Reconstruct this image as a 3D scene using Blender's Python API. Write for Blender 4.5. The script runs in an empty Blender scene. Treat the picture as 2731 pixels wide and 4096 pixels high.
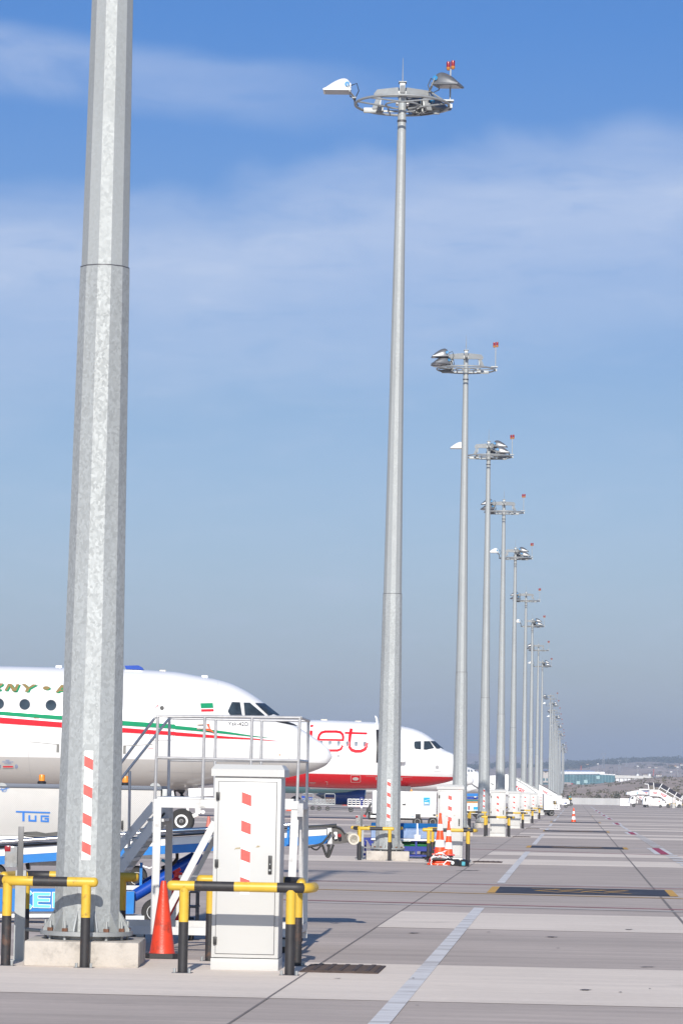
import bpy, bmesh, math, random
import numpy as np
from mathutils import Vector as V, Matrix as M
random.seed(7)
S = bpy.context.scene
R = math.radians
# ------------------------------------------------------------------ camera
F, CX, CY, EYE = 12540.0, 1365.5, 2048.0, 1.65      # focal length and centre in pixels of the 2731 x 4096 photograph
PITCH, ROLL = math.atan((3170.8 - CY) / F), .018
CR = M.Rotation(math.pi / 2 + PITCH, 3, 'X') @ M.Rotation(ROLL, 3, 'Z')
cam = bpy.data.objects.new('camera', bpy.data.cameras.new('camera'))
S.collection.objects.link(cam)
cam.matrix_world = M.Translation((0, 0, EYE)) @ CR.to_4x4()
cam.data.sensor_fit = 'VERTICAL'; cam.data.sensor_height = 36; cam.data.sensor_width = 24
cam.data.lens = F / 4096 * 36
cam.data.clip_start = .5; cam.data.clip_end = 60000
S.camera = cam
# ------------------------------------------------------------------ light
SUN_EL, SUN_AZ = 28.0, 3.5        # sun behind the camera, light travels 3.5 degrees to the right of the view
w = bpy.data.worlds.new('World'); S.world = w; w.use_nodes = True
nt = w.node_tree; nt.nodes.clear()
def nd(t, typ, **k):
    n = t.nodes.new(typ)
    for a, b in k.items():
        if a in n.inputs: n.inputs[a].default_value = b
        else: setattr(n, a, b)
    return n
wo = nd(nt, 'ShaderNodeOutputWorld'); bg = nd(nt, 'ShaderNodeBackground', Strength=.088)
sky = nd(nt, 'ShaderNodeTexSky', sky_type='NISHITA', sun_disc=False, sun_elevation=R(SUN_EL), sun_rotation=R(180 + SUN_AZ),
         altitude=100.0, air_density=1.0, dust_density=1.6, ozone_density=2.2)
# thin high cloud by direction: a narrow streak fading to the right and a broad soft arch below it
L = nt.links.new
tc = nd(nt, 'ShaderNodeTexCoord'); sx = nd(nt, 'ShaderNodeSeparateXYZ'); L(tc.outputs['Generated'], sx.inputs[0])
def wm(op, a, b=None, c=None, clamp=False):
    n = nd(nt, 'ShaderNodeMath', operation=op); n.use_clamp = clamp
    for i, v in enumerate((a, b, c)):
        if v is None: continue
        if isinstance(v, (int, float)): n.inputs[i].default_value = v
        else: L(v, n.inputs[i])
    return n.outputs[0]
def wnoise(scale, loc, rot, det=6.0, rough=.55, dist=.5):
    mp = nd(nt, 'ShaderNodeMapping'); mp.inputs['Scale'].default_value = scale; mp.inputs['Location'].default_value = loc; mp.inputs['Rotation'].default_value = (0, R(rot), 0)
    nz = nd(nt, 'ShaderNodeTexNoise', Scale=1.0, Detail=det, Roughness=rough, Distortion=dist); L(tc.outputs['Generated'], mp.inputs['Vector']); L(mp.outputs[0], nz.inputs['Vector']); return nz.outputs['Fac']
def wramp(v, stops):
    lo, hi = stops[0][0], stops[-1][0]; f = wm('DIVIDE', wm('SUBTRACT', v, lo), hi - lo, clamp=True)
    r = nd(nt, 'ShaderNodeValToRGB'); r.color_ramp.interpolation = 'EASE'; e = r.color_ramp.elements
    for i, (p, c) in enumerate(stops):
        x = e[i] if i in (0,) else (e[1] if i == len(stops) - 1 else None)
        if x is None: continue
        x.position = (p - lo) / (hi - lo); x.color = (c, c, c, 1)
    for p, c in stops[1:-1]: x = e.new((p - lo) / (hi - lo)); x.color = (c, c, c, 1)
    L(f, r.inputs[0]); return r.outputs[0]
X_, Z_ = sx.outputs['X'], sx.outputs['Z']
n_a = wnoise((14, 1, 34), (1.3, 0, .2), -6); n_b = wnoise((7, 1, 16), (.4, 0, 2.1), 8, 4.0); n_c = wnoise((30, 1, 120), (3.1, 0, .7), -4, 7.0, .6)
arch = wm('ADD', wm('SUBTRACT', wm('SUBTRACT', Z_, .174), wm('MULTIPLY', X_, .12)), wm('MULTIPLY', wm('SUBTRACT', n_b, .5), .06))
arch = wm('MULTIPLY', wramp(arch, [(-.055, 0), (-.022, .55), (.004, 1), (.018, .55), (.032, 0)]), wramp(n_a, [(.25, .55), (.5, .85), (.75, 1.0)]))
strk = wm('ADD', wm('ADD', wm('SUBTRACT', Z_, .218), wm('MULTIPLY', X_, .09)), wm('MULTIPLY', wm('SUBTRACT', n_b, .5), .02))
strk = wm('MULTIPLY', wm('MULTIPLY', wramp(strk, [(-.014, 0), (-.004, .7), (.006, .8), (.013, 0)]), wramp(X_, [(-.13, 1), (-.04, .6), (.03, 0)])), wramp(n_a, [(.3, .3), (.5, .8), (.7, 1.0)]))
low = wm('MULTIPLY', wramp(Z_, [(.0, .35), (.06, .25), (.13, .12), (.16, 0)]), wramp(n_c, [(.35, 0), (.5, .3), (.75, 1)]))
cl = wm('ADD', wm('ADD', wm('MULTIPLY', arch, .72), wm('MULTIPLY', strk, .7)), wm('MULTIPLY', low, .7), clamp=True)
wisp = wramp(n_c, [(.25, .62), (.5, .95), (.75, 1.15)])
mu2 = nd(nt, 'ShaderNodeMath', operation='MULTIPLY'); L(cl, mu2.inputs[0]); L(wisp, mu2.inputs[1])
mx = nd(nt, 'ShaderNodeMix', data_type='RGBA'); mx.inputs['B'].default_value = (6.0, 6.85, 8.6, 1)
hs = nd(nt, 'ShaderNodeHueSaturation', Saturation=1.0, Value=1.0)
tr = nd(nt, 'ShaderNodeValToRGB'); e = tr.color_ramp.elements
e[0].position = 0; e[0].color = (1.18, 1.16, 1.22, 1); e[1].position = 1; e[1].color = (.5, .72, 1, 1)
for p, c in ((.05, (.93, .98, 1.20)), (.124, (.73, .83, 1.04)), (.18, (.50, .70, 1.03)), (.242, (.315, .63, 1.06))): x = e.new(p); x.color = (*c, 1)
L(sx.outputs['Z'], tr.inputs[0]); tm = nd(nt, 'ShaderNodeMix', data_type='RGBA', blend_type='MULTIPLY'); tm.inputs['Factor'].default_value = 1
L(sky.outputs[0], tm.inputs['A']); L(tr.outputs[0], tm.inputs['B']); L(tm.outputs['Result'], hs.inputs['Color']); L(hs.outputs[0], mx.inputs['A'])
L(mu2.outputs[0], mx.inputs['Factor']); L(mx.outputs['Result'], bg.inputs['Color']); L(bg.outputs[0], wo.inputs[0])
sun = bpy.data.lights.new('sun', 'SUN'); sun.energy = 4.2; sun.angle = R(.5); sun.color = (1, .935, .835)
so = bpy.data.objects.new('sun', sun); S.collection.objects.link(so)
LD = V((math.sin(R(SUN_AZ)) * math.cos(R(SUN_EL)), math.cos(R(SUN_AZ)) * math.cos(R(SUN_EL)), -math.sin(R(SUN_EL))))
so.rotation_euler = LD.to_track_quat('-Z', 'Y').to_euler(); so.location = (-20, -60, 60)
S.view_settings.view_transform = 'Standard'; S.view_settings.look = 'None'
S.view_settings.exposure = .3; S.view_settings.gamma = 1

# ------------------------------------------------------------------ pixel helpers (survey of the photograph)
def ray(x, y): return CR @ V(((x - CX) / F, (CY - y) / F, -1))
def P(q, d):
    r = ray(*q); return V((0, 0, EYE)) + r * (d / r.y)
def G(q, z=0):
    r = ray(*q); return V((0, 0, EYE)) + r * ((z - EYE) / r.z)
def Z(x0, y0, s): return lambda x, y: (x0 + x * s, y0 + y * s)
zA = Z(0, 2600, .44643); zB = Z(600, 2600, .44643); zC = Z(1200, 2700, .44643); zD = Z(0, 3200, .44643); zE = Z(500, 3200, .5102)
zF = Z(1800, 2950, .59375); zH = Z(1800, 2950, .33865); zI = Z(2231, 3000, .31888); zJ = Z(1200, 3300, .9764); zK = Z(0, 3250, .25514)
zM = Z(480, 3050, .29762); zN = Z(1100, 3050, .2551); zO = Z(1850, 3000, .19133); zQ = Z(2100, 3050, .15944); zR = Z(1480, 3050, .2551)
zT = Z(2500, 3100, .14732)
def PL(z, pts, d): return [P(z(*p), d) for p in pts]
ROW = R(4.33)
ru = V((math.sin(ROW), math.cos(ROW), 0)); rv = V((math.cos(ROW), -math.sin(ROW), 0))   # along / across the row of masts

# ------------------------------------------------------------------ mesh builder
class MB:
    def __init__(s, org=(0, 0, 0)): s.bm = bmesh.new(); s.o = V(org); s.m = 0
    def v(s, p): return s.bm.verts.new(V(p) - s.o)
    def f(s, vs):
        try: fc = s.bm.faces.new(vs)
        except ValueError: return None
        fc.material_index = s.m; fc.smooth = True; return fc
    def quad(s, *ps): return s.f([s.v(p) for p in ps])
    def box(s, x0, x1, y0, y1, z0, z1, bev=0, mat=None):
        a = bmesh.new(); bmesh.ops.create_cube(a, size=1)
        for v in a.verts: v.co = V(((x0 + x1) / 2 + v.co.x * (x1 - x0), (y0 + y1) / 2 + v.co.y * (y1 - y0), (z0 + z1) / 2 + v.co.z * (z1 - z0)))
        if bev: bmesh.ops.bevel(a, geom=a.edges[:], offset=bev, segments=2, affect='EDGES', profile=.6)
        s.join(a, mat); return s
    def join(s, a, mat=None):
        mp = {}
        for v in a.verts: mp[v] = s.v(mat @ v.co if mat else v.co)
        for f in a.faces: s.f([mp[v] for v in f.verts])
        a.free()
    def tube(s, a, b, r0, r1=None, n=10, cap=True):
        return s.path([a, b], [r0, r0 if r1 is None else r1], n, cap)
    def path(s, pts, r, n=10, cap=True, up=None):
        pts = [V(p) for p in pts]; rs = r if isinstance(r, (list, tuple)) else [r] * len(pts)
        prev = None; rings = []
        for i, p in enumerate(pts):
            t = (pts[min(i + 1, len(pts) - 1)] - pts[max(i - 1, 0)]).normalized()
            if prev is None: x = t.orthogonal().normalized() if up is None else (V(up) - t * V(up).dot(t)).normalized()
            else: x = (prev - t * prev.dot(t)).normalized()
            prev = x; y = t.cross(x)
            k = 1.0
            if 0 < i < len(pts) - 1:
                c = (pts[i + 1] - p).normalized().dot((p - pts[i - 1]).normalized()); k = 1 / max(.5, math.sqrt((1 + c) / 2))
            rings.append([s.v(p + (x * math.cos(2 * math.pi * (j + .5) / n) + y * math.sin(2 * math.pi * (j + .5) / n)) * rs[i]) for j in range(n)])
        for a, b in zip(rings, rings[1:]):
            for j in range(n): s.f([a[j], a[(j + 1) % n], b[(j + 1) % n], b[j]])
        if cap: s.f(rings[0][::-1]); s.f(rings[-1])
        return s
    def bar(s, a, b, wd, ht, up=(0, 0, 1)):
        a, b = V(a), V(b); t = (b - a).normalized(); u = V(up)
        if abs(t.dot(u)) > .98: u = V((0, 1, 0))
        x = t.cross(u).normalized() * wd / 2; y = x.cross(t).normalized() * ht / 2
        r = [[s.v(p + x * i + y * j) for i, j in ((-1, -1), (1, -1), (1, 1), (-1, 1))] for p in (a, b)]
        for j in range(4): s.f([r[0][j], r[0][(j + 1) % 4], r[1][(j + 1) % 4], r[1][j]])
        s.f(r[0][::-1]); s.f(r[1]); return s
    def lathe(s, prof, n=24, org=(0, 0, 0), ax=(0, 0, 1), ph=0):
        ax = V(ax).normalized(); x = ax.orthogonal().normalized() if abs(ax.z) < .99 else V((1, 0, 0)); y = ax.cross(x); org = V(org); rings = []
        for r, z in prof:
            if r < 1e-5: rings.append([s.v(org + ax * z)])
            else: rings.append([s.v(org + ax * z + (x * math.cos(2 * math.pi * j / n + ph) + y * math.sin(2 * math.pi * j / n + ph)) * r) for j in range(n)])
        for a, b in zip(rings, rings[1:]):
            for j in range(n):
                k = (j + 1) % n
                if len(a) == 1 and len(b) == 1: continue
                if len(a) == 1: s.f([a[0], b[k], b[j]])
                elif len(b) == 1: s.f([a[j], a[k], b[0]])
                else: s.f([a[j], a[k], b[k], b[j]])
        if len(rings[0]) > 1: s.f(rings[0][::-1])
        if len(rings[-1]) > 1: s.f(rings[-1])
        return s
    def prism(s, pts, ext):
        pts = [V(p) for p in pts]; ext = V(ext); a = [s.v(p) for p in pts]; b = [s.v(p + ext) for p in pts]; n = len(pts)
        for j in range(n): s.f([a[j], a[(j + 1) % n], b[(j + 1) % n], b[j]])
        s.f(a[::-1]); s.f(b); return s
    def poly(s, pts): return s.f([s.v(p) for p in pts])
    def build(s, name, mats, parent=None, ang=32):
        bmesh.ops.recalc_face_normals(s.bm, faces=s.bm.faces[:])
        me = bpy.data.meshes.new(name); s.bm.to_mesh(me); s.bm.free()
        for m in (mats if isinstance(mats, (list, tuple)) else [mats]): me.materials.append(m)
        me.set_sharp_from_angle(angle=R(ang))
        o = bpy.data.objects.new(name, me); S.collection.objects.link(o)
        if parent: o.parent = parent
        return o
def thing(name, label, cat, loc=(0, 0, 0), rz=0, group=None):
    o = bpy.data.objects.new(name, None); S.collection.objects.link(o); o.empty_display_size = .2
    o.location = loc; o.rotation_euler = (0, 0, rz); o['label'] = label; o['category'] = cat
    if group: o['group'] = group
    return o
def tag(o, label, cat, group=None, loc=None):
    o['label'] = label; o['category'] = cat
    if group: o['group'] = group
    if loc is not None: o.location = loc
    return o
def struct(o, kind='structure'): o['kind'] = kind; return o
def dup(root, loc, label, rz=None):
    c = root.copy(); S.collection.objects.link(c); c.location = loc; c['label'] = label
    if rz is not None: c.rotation_euler = (0, 0, rz)
    for ch in root.children:
        d = ch.copy(); S.collection.objects.link(d); d.parent = c
        for g in ch.children:
            h = g.copy(); S.collection.objects.link(h); h.parent = d
    return c
_tx = {}
def text_bm(t, shear=0, bold=0):
    c = bpy.data.curves.new('t', 'FONT'); c.body = t; c.size = 1; c.shear = shear; c.offset = bold; c.resolution_u = 4; c.fill_mode = 'FRONT'
    o = bpy.data.objects.new('t', c); me = bpy.data.meshes.new_from_object(o)
    a = bmesh.new(); a.from_mesh(me); bpy.data.objects.remove(o); bpy.data.curves.remove(c); bpy.data.meshes.remove(me)
    xs = [v.co.x for v in a.verts]; ys = [v.co.y for v in a.verts]
    for v in a.verts: v.co = V(((v.co.x - min(xs)) / (max(xs) - min(xs)), (v.co.y - min(ys)) / (max(ys) - min(ys)), 0))
    return a
def lay_text(mb, t, o, ex, ez, shear=0, bold=0):            # o lower left corner, ex/ez vectors along the line and up
    a = text_bm(t, shear, bold)
    for v in a.verts: v.co = V(o) + V(ex) * v.co.x + V(ez) * v.co.y
    mb.join(a); return mb
def stroke(pts, wd):
    """outline of a constant-width 2-D stroke with mitred corners, as a list of quads"""
    n = len(pts); out = []
    lr = []
    for i, p in enumerate(pts):
        d0 = V(p) - V(pts[i - 1]) if i else V(pts[1]) - V(p)
        d1 = V(pts[i + 1]) - V(p) if i < n - 1 else d0
        d0 = d0.normalized(); d1 = d1.normalized(); t = (d0 + d1).normalized(); nn = V((-t.y, t.x)); k = min(2, 1 / max(.3, nn.dot(V((-d1.y, d1.x)))))
        lr.append((V(p) + nn * wd / 2 * k, V(p) - nn * wd / 2 * k))
    for a, b in zip(lr, lr[1:]): out.append([tuple(a[0]), tuple(b[0]), tuple(b[1]), tuple(a[1])])
    return out
def V2(*a): return a
def ell(cx, cy, rx, ry, n=20): return [(cx + rx * math.cos(2 * math.pi * i / n), cy + ry * math.sin(2 * math.pi * i / n)) for i in range(n)]
def rrect(x0, y0, x1, y1, r, n=4):
    out = []
    for cx, cy, a in ((x1 - r, y1 - r, 0), (x0 + r, y1 - r, 90), (x0 + r, y0 + r, 180), (x1 - r, y0 + r, 270)):
        out += [(cx + r * math.cos(R(a + 90 * i / n)), cy + r * math.sin(R(a + 90 * i / n))) for i in range(n + 1)]
    return out

# ------------------------------------------------------------------ materials
def mat(name, col, rough=.5, metal=0, var=.12, scale=6, bump=0, bscale=40, dirt=None, dirt_amt=.5, dscale=3, dpos=.55, spec=.5, stretch=(1, 1, 1), rand=True, emit=None):
    m = bpy.data.materials.new(name); m.use_nodes = True; t = m.node_tree; b = t.nodes['Principled BSDF']
    b.inputs['Roughness'].default_value = rough; b.inputs['Metallic'].default_value = metal; b.inputs['Specular IOR Level'].default_value = spec
    l = t.links.new
    tc = nd(t, 'ShaderNodeTexCoord'); vec = tc.outputs['Object']
    if rand:
        oi = nd(t, 'ShaderNodeObjectInfo'); ad = nd(t, 'ShaderNodeVectorMath', operation='MULTIPLY_ADD'); ad.inputs[1].default_value = (37, 53, 71)
        cb = nd(t, 'ShaderNodeCombineXYZ')
        for i in range(3): l(oi.outputs['Random'], cb.inputs[i])
        l(cb.outputs[0], ad.inputs[0]); l(vec, ad.inputs[2]); vec = ad.outputs[0]
    if stretch != (1, 1, 1):
        mp = nd(t, 'ShaderNodeMapping'); mp.inputs['Scale'].default_value = stretch; l(vec, mp.inputs[0]); vec = mp.outputs[0]
    n1 = nd(t, 'ShaderNodeTexNoise', Scale=scale, Detail=6.0, Roughness=.6); l(vec, n1.inputs['Vector'])
    r1 = nd(t, 'ShaderNodeMapRange'); r1.inputs['From Min'].default_value = .3; r1.inputs['From Max'].default_value = .7
    r1.inputs['To Min'].default_value = 1 - var; r1.inputs['To Max'].default_value = 1 + var; l(n1.outputs['Fac'], r1.inputs['Value'])
    mu = nd(t, 'ShaderNodeMix', data_type='RGBA', blend_type='MULTIPLY'); mu.inputs['Factor'].default_value = 1
    mu.inputs['A'].default_value = (*col, 1); cb2 = nd(t, 'ShaderNodeCombineColor')
    for i in range(3): l(r1.outputs[0], cb2.inputs[i])
    l(cb2.outputs[0], mu.inputs['B']); out = mu.outputs['Result']
    if dirt:
        n2 = nd(t, 'ShaderNodeTexNoise', Scale=dscale, Detail=8.0, Roughness=.68); l(vec, n2.inputs['Vector'])
        r2 = nd(t, 'ShaderNodeMapRange'); r2.inputs['From Min'].default_value = dpos; r2.inputs['From Max'].default_value = dpos + .12
        r2.inputs['To Max'].default_value = dirt_amt; l(n2.outputs['Fac'], r2.inputs['Value'])
        m2 = nd(t, 'ShaderNodeMix', data_type='RGBA'); m2.inputs['B'].default_value = (*dirt, 1); l(r2.outputs[0], m2.inputs['Factor']); l(out, m2.inputs['A']); out = m2.outputs['Result']
    l(out, b.inputs['Base Color'])
    if bump:
        n3 = nd(t, 'ShaderNodeTexNoise', Scale=bscale, Detail=4.0); l(vec, n3.inputs['Vector'])
        bp = nd(t, 'ShaderNodeBump', Strength=bump, Distance=.02); l(n3.outputs['Fac'], bp.inputs['Height']); l(bp.outputs[0], b.inputs['Normal'])
    if emit: b.inputs['Emission Color'].default_value = (*emit, 1); b.inputs['Emission Strength'].default_value = 1
    m['_out'] = 0
    return m
def galvanised():
    m = mat('galvanised_steel', (.36, .38, .385), .55, .25, .07, 1.5, stretch=(1, 1, .35)); t = m.node_tree; b = t.nodes['Principled BSDF']; l = t.links.new
    tc = nd(t, 'ShaderNodeTexCoord'); vo = nd(t, 'ShaderNodeTexVoronoi', Scale=44.0); vo.feature = 'F1'
    mp = nd(t, 'ShaderNodeMapping'); mp.inputs['Scale'].default_value = (1, 1, .75)
    nz = nd(t, 'ShaderNodeTexNoise', Scale=14.0, Detail=4.0); vm = nd(t, 'ShaderNodeVectorMath', operation='MULTIPLY_ADD'); vm.inputs[1].default_value = (.09, .09, .09)
    l(tc.outputs['Object'], mp.inputs[0]); l(mp.outputs[0], nz.inputs['Vector']); l(nz.outputs['Color'], vm.inputs[0]); l(mp.outputs[0], vm.inputs[2]); l(vm.outputs[0], vo.inputs['Vector'])
    bw = nd(t, 'ShaderNodeRGBToBW'); l(vo.outputs['Color'], bw.inputs[0])
    # spangle is strong on the lower tube, faint higher up where the zinc is dull
    sz = nd(t, 'ShaderNodeSeparateXYZ'); l(tc.outputs['Object'], sz.inputs[0])
    am = nd(t, 'ShaderNodeMapRange'); am.inputs['From Min'].default_value = 6.5; am.inputs['From Max'].default_value = 6.7; am.inputs['To Min'].default_value = .36; am.inputs['To Max'].default_value = .12
    l(sz.outputs['Z'], am.inputs['Value'])
    sb = nd(t, 'ShaderNodeMath', operation='SUBTRACT'); sb.inputs[1].default_value = .45; l(bw.outputs[0], sb.inputs[0])
    pr = nd(t, 'ShaderNodeMath', operation='MULTIPLY_ADD'); pr.inputs[2].default_value = 1; l(sb.outputs[0], pr.inputs[0]); l(am.outputs[0], pr.inputs[1])
    old = b.inputs['Base Color'].links[0].from_socket
    mu = nd(t, 'ShaderNodeVectorMath', operation='SCALE'); l(old, mu.inputs[0]); l(pr.outputs[0], mu.inputs['Scale']); l(mu.outputs[0], b.inputs['Base Color'])
    rr = nd(t, 'ShaderNodeMapRange'); rr.inputs['To Min'].default_value = .68; rr.inputs['To Max'].default_value = .54; b.inputs['Specular IOR Level'].default_value = .3; l(bw.outputs[0], rr.inputs['Value']); l(rr.outputs[0], b.inputs['Roughness'])
    return m
galv = galvanised()
galv2 = mat('galvanised_fitting', (.33, .345, .35), .5, .35, .10, 8)
darksteel = mat('dark_steel', (.10, .10, .11), .5, .4, .2, 10)
hookm = mat('hook_grey', (.17, .17, .165), .6, .2, .15, 20)
rust = mat('rusty_nut', (.16, .075, .045), .9, 0, .3, 60)
conc_base = mat('cast_concrete', (.47, .43, .385), .95, 0, .10, 5, bump=.35, bscale=30, dirt=(.20, .185, .17), dirt_amt=.55, dscale=3.5, dpos=.50)
cabm = mat('cabinet_paint', (.50, .50, .49), .42, 0, .012, 3, dirt=(.42, .36, .25), dirt_amt=.35, dscale=6, dpos=.74)
black = mat('black_plastic', (.022, .022, .024), .45, 0, .15, 20)
tapew = mat('white_tape', (.86, .86, .86), .35, 0, .02, 10)
taper = mat('red_tape', (.78, .10, .085), .38, 0, .12, 25, dirt=(.8, .5, .45), dirt_amt=.5, dscale=30, dpos=.66)
yel = mat('yellow_paint', (.60, .39, .04), .42, 0, .08, 8, dirt=(.12, .07, .03), dirt_amt=.75, dscale=11, dpos=.60)
blk = mat('black_paint', (.026, .025, .028), .55, 0, .2, 12, dirt=(.13, .065, .04), dirt_amt=.7, dscale=5, dpos=.58)
white = mat('white_paint', (.80, .80, .80), .3, 0, .02, 4)
whited = mat('worn_white_paint', (.74, .735, .72), .45, 0, .05, 6, dirt=(.25, .22, .19), dirt_amt=.6, dscale=4, dpos=.62)
alum = mat('mill_aluminium', (.58, .58, .575), .45, .2, .05, 8, dirt=(.16, .145, .13), dirt_amt=.6, dscale=3.6, dpos=.57)
steel = mat('steel_tube', (.46, .46, .47), .38, .45, .12, 12, dirt=(.10, .085, .07), dirt_amt=.7, dscale=5, dpos=.64)
chrome = mat('bright_tube', (.72, .72, .73), .16, .95, .05, 8)
blue = mat('blue_paint', (.010, .17, .50), .35, 0, .08, 6, dirt=(.05, .06, .08), dirt_amt=.5, dscale=6, dpos=.66)
dblue = mat('deep_blue_paint', (.012, .03, .24), .4, 0, .12, 6)
navy = mat('navy_gloss', (.008, .06, .36), .25, 0, .06, 2)
tyre = mat('tyre_rubber', (.028, .027, .027), .75, 0, .2, 20)
rubber = mat('hose_rubber', (.018, .018, .018), .5, 0, .2, 12)
orange = mat('old_orange_cone', (.64, .050, .018), .42, 0, .12, 5, dirt=(.12, .03, .02), dirt_amt=.75, dscale=4, dpos=.56, bump=.15, bscale=60)
orange2 = mat('orange_cone', (.86, .085, .018), .4, 0, .05, 6)
redp = mat('red_paint', (.60, .012, .016), .35, 0, .06, 5)
redl = mat('red_lens', (.27, .012, .02), .2, 0, .1, 20)
amber2 = mat('beacon_base', (.50, .20, .05), .45, 0, .1, 30)
amber = mat('amber_lens', (.82, .27, .03), .25, 0, .1, 30)
glassd = mat('dark_glass', (.03, .042, .052), .06, 0, .45, 2.5, spec=.8)
glassg = mat('grey_glass', (.16, .19, .23), .12, 0, .2, 6, spec=.7)
lampglass = mat('lamp_glass', (.30, .31, .32), .12, 0, .1, 5)
lampgrey = mat('lamp_housing_grey', (.20, .205, .215), .4, .5, .15, 6)
lampwhite = mat('lamp_housing_white', (.78, .78, .76), .4, 0, .04, 6)
knob = mat('blue_knob', (.02, .22, .48), .5, 0, .1, 10)
cream = mat('cream_roller', (.62, .57, .48), .6, 0, .1, 12, dirt=(.2, .17, .14), dirt_amt=.6, dscale=12, dpos=.6)
green = mat('green_cylinder', (.01, .17, .04), .35, 0, .1, 8, dirt=(.5, .5, .48), dirt_amt=.7, dscale=9, dpos=.64)
cyan = mat('cyan_letter', (.14, .60, .72), .5, 0, .03, 5)
isgb = mat('sign_blue', (.0, .33, .68), .4, 0, .03, 5)
bluetxt = mat('lettering_blue', (.005, .15, .52), .4, 0, .03, 5)
redtxt = mat('lettering_red', (.66, .012, .025), .5, 0, .03, 5, spec=.15)
gold = mat('lettering_gold', (.25, .18, .075), .6, 0, .1, 12, spec=.15)
greenp = mat('stripe_green', (.010, .25, .115), .6, 0, .05, 3, spec=.08)
redst = mat('stripe_red', (.66, .022, .035), .6, 0, .05, 3, spec=.08)
blacktxt = mat('lettering_black', (.02, .02, .02), .5, 0, .05, 5)
greyline = mat('panel_line_grey', (.40, .40, .41), .5, 0, .05, 5)
paleline = mat('panel_frame_pale', (.52, .50, .49), .5, 0, .05, 5)
brown = mat('brown_board', (.11, .06, .045), .7, 0, .15, 9)
teal = mat('teal_belly', (.11, .235, .27), .35, 0, .06, 1.5)

def tread(name, col):
    m = mat(name, col, .45, .15, .03, 5); t = m.node_tree; b = t.nodes['Principled BSDF']; l = t.links.new
    tc = nd(t, 'ShaderNodeTexCoord'); mp = nd(t, 'ShaderNodeMapping'); mp.inputs['Scale'].default_value = (1, 1, 1)
    ws = []
    for a in (45, -45):
        mp = nd(t, 'ShaderNodeMapping'); mp.inputs['Rotation'].default_value = (0, R(a), 0); l(tc.outputs['Object'], mp.inputs[0])
        wv = nd(t, 'ShaderNodeTexWave', Scale=13.0, Distortion=1.2); wv.bands_direction = 'X'; l(mp.outputs[0], wv.inputs['Vector']); ws.append(wv)
    mxx = nd(t, 'ShaderNodeMath', operation='MAXIMUM'); l(ws[0].outputs['Fac'], mxx.inputs[0]); l(ws[1].outputs['Fac'], mxx.inputs[1])
    bp = nd(t, 'ShaderNodeBump', Strength=.45, Distance=.008); l(mxx.outputs[0], bp.inputs['Height']); l(bp.outputs[0], b.inputs['Normal'])
    return m
treadm = tread('tread_plate', (.46, .45, .435)); treadd = tread('tread_plate_dark', (.13, .15, .19))

# ground materials: brushed concrete with long cross streaks, rubber stains and joints
def ground_mat(name, col, var, streak=.10, stain=.4):
    m = mat(name, col, .9, 0, var, .35, rand=False, bump=.12, bscale=25); t = m.node_tree; b = t.nodes['Principled BSDF']; l = t.links.new
    tc = nd(t, 'ShaderNodeTexCoord'); cur = b.inputs['Base Color'].links[0].from_socket
    mp = nd(t, 'ShaderNodeMapping'); mp.inputs['Rotation'].default_value = (0, 0, ROW); l(tc.outputs['Object'], mp.inputs[0])
    def mulby(cur, vec_scale, sc, lo, hi, a=.3, bb=.7, det=5.0):
        m2 = nd(t, 'ShaderNodeMapping'); m2.inputs['Scale'].default_value = vec_scale; l(mp.outputs[0], m2.inputs[0])
        n = nd(t, 'ShaderNodeTexNoise', Scale=sc, Detail=det, Roughness=.65); l(m2.outputs[0], n.inputs['Vector'])
        r = nd(t, 'ShaderNodeMapRange'); r.inputs['From Min'].default_value = a; r.inputs['From Max'].default_value = bb; r.inputs['To Min'].default_value = lo; r.inputs['To Max'].default_value = hi
        l(n.outputs['Fac'], r.inputs['Value']); s = nd(t, 'ShaderNodeVectorMath', operation='SCALE'); l(cur, s.inputs[0]); l(r.outputs[0], s.inputs['Scale']); return s.outputs[0]
    cur = mulby(cur, (.15, 2.2, 1), 1.6, 1 - streak, 1 + streak)
    cur = mulby(cur, (.05, .45, 1), 1.0, 1 - streak, 1 + streak)
    cur = mulby(cur, (.7, 1.4, 1), .55, 1, 1 - stain, .64, .80)
    cur = mulby(cur, (6, 14, 1), 2.0, .93, 1.07)
    l(cur, b.inputs['Base Color'])
    return m
m_apron = ground_mat('apron_concrete', (.445, .378, .338), .09, .14)
m_band = ground_mat('light_concrete', (.71, .62, .54), .07, .06, .35)
m_linew = mat('line_white', (.66, .645, .645), .8, 0, .10, 2, rand=False, dirt=(.36, .33, .32), dirt_amt=.75, dscale=1.3, dpos=.50, stretch=(.35, 2.4, 1))
m_liney = mat('line_yellow', (.58, .33, .07), .8, 0, .1, 2, rand=False, dirt=(.2, .17, .15), dirt_amt=.6, dscale=2, dpos=.58)
m_liner = mat('line_red', (.36, .045, .10), .8, 0, .1, 2, rand=False, dirt=(.2, .17, .16), dirt_amt=.6, dscale=2, dpos=.58)
m_lineb = mat('marking_black', (.035, .038, .055), .75, 0, .2, 2, rand=False, dirt=(.13, .12, .12), dirt_amt=.6, dscale=1.5, dpos=.55)
m_joint = mat('joint_sealant', (.20, .175, .165), .9, 0, .2, 2, rand=False)
m_iron = mat('grate_iron', (.085, .06, .052), .8, .2, .3, 12, rand=False)
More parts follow.
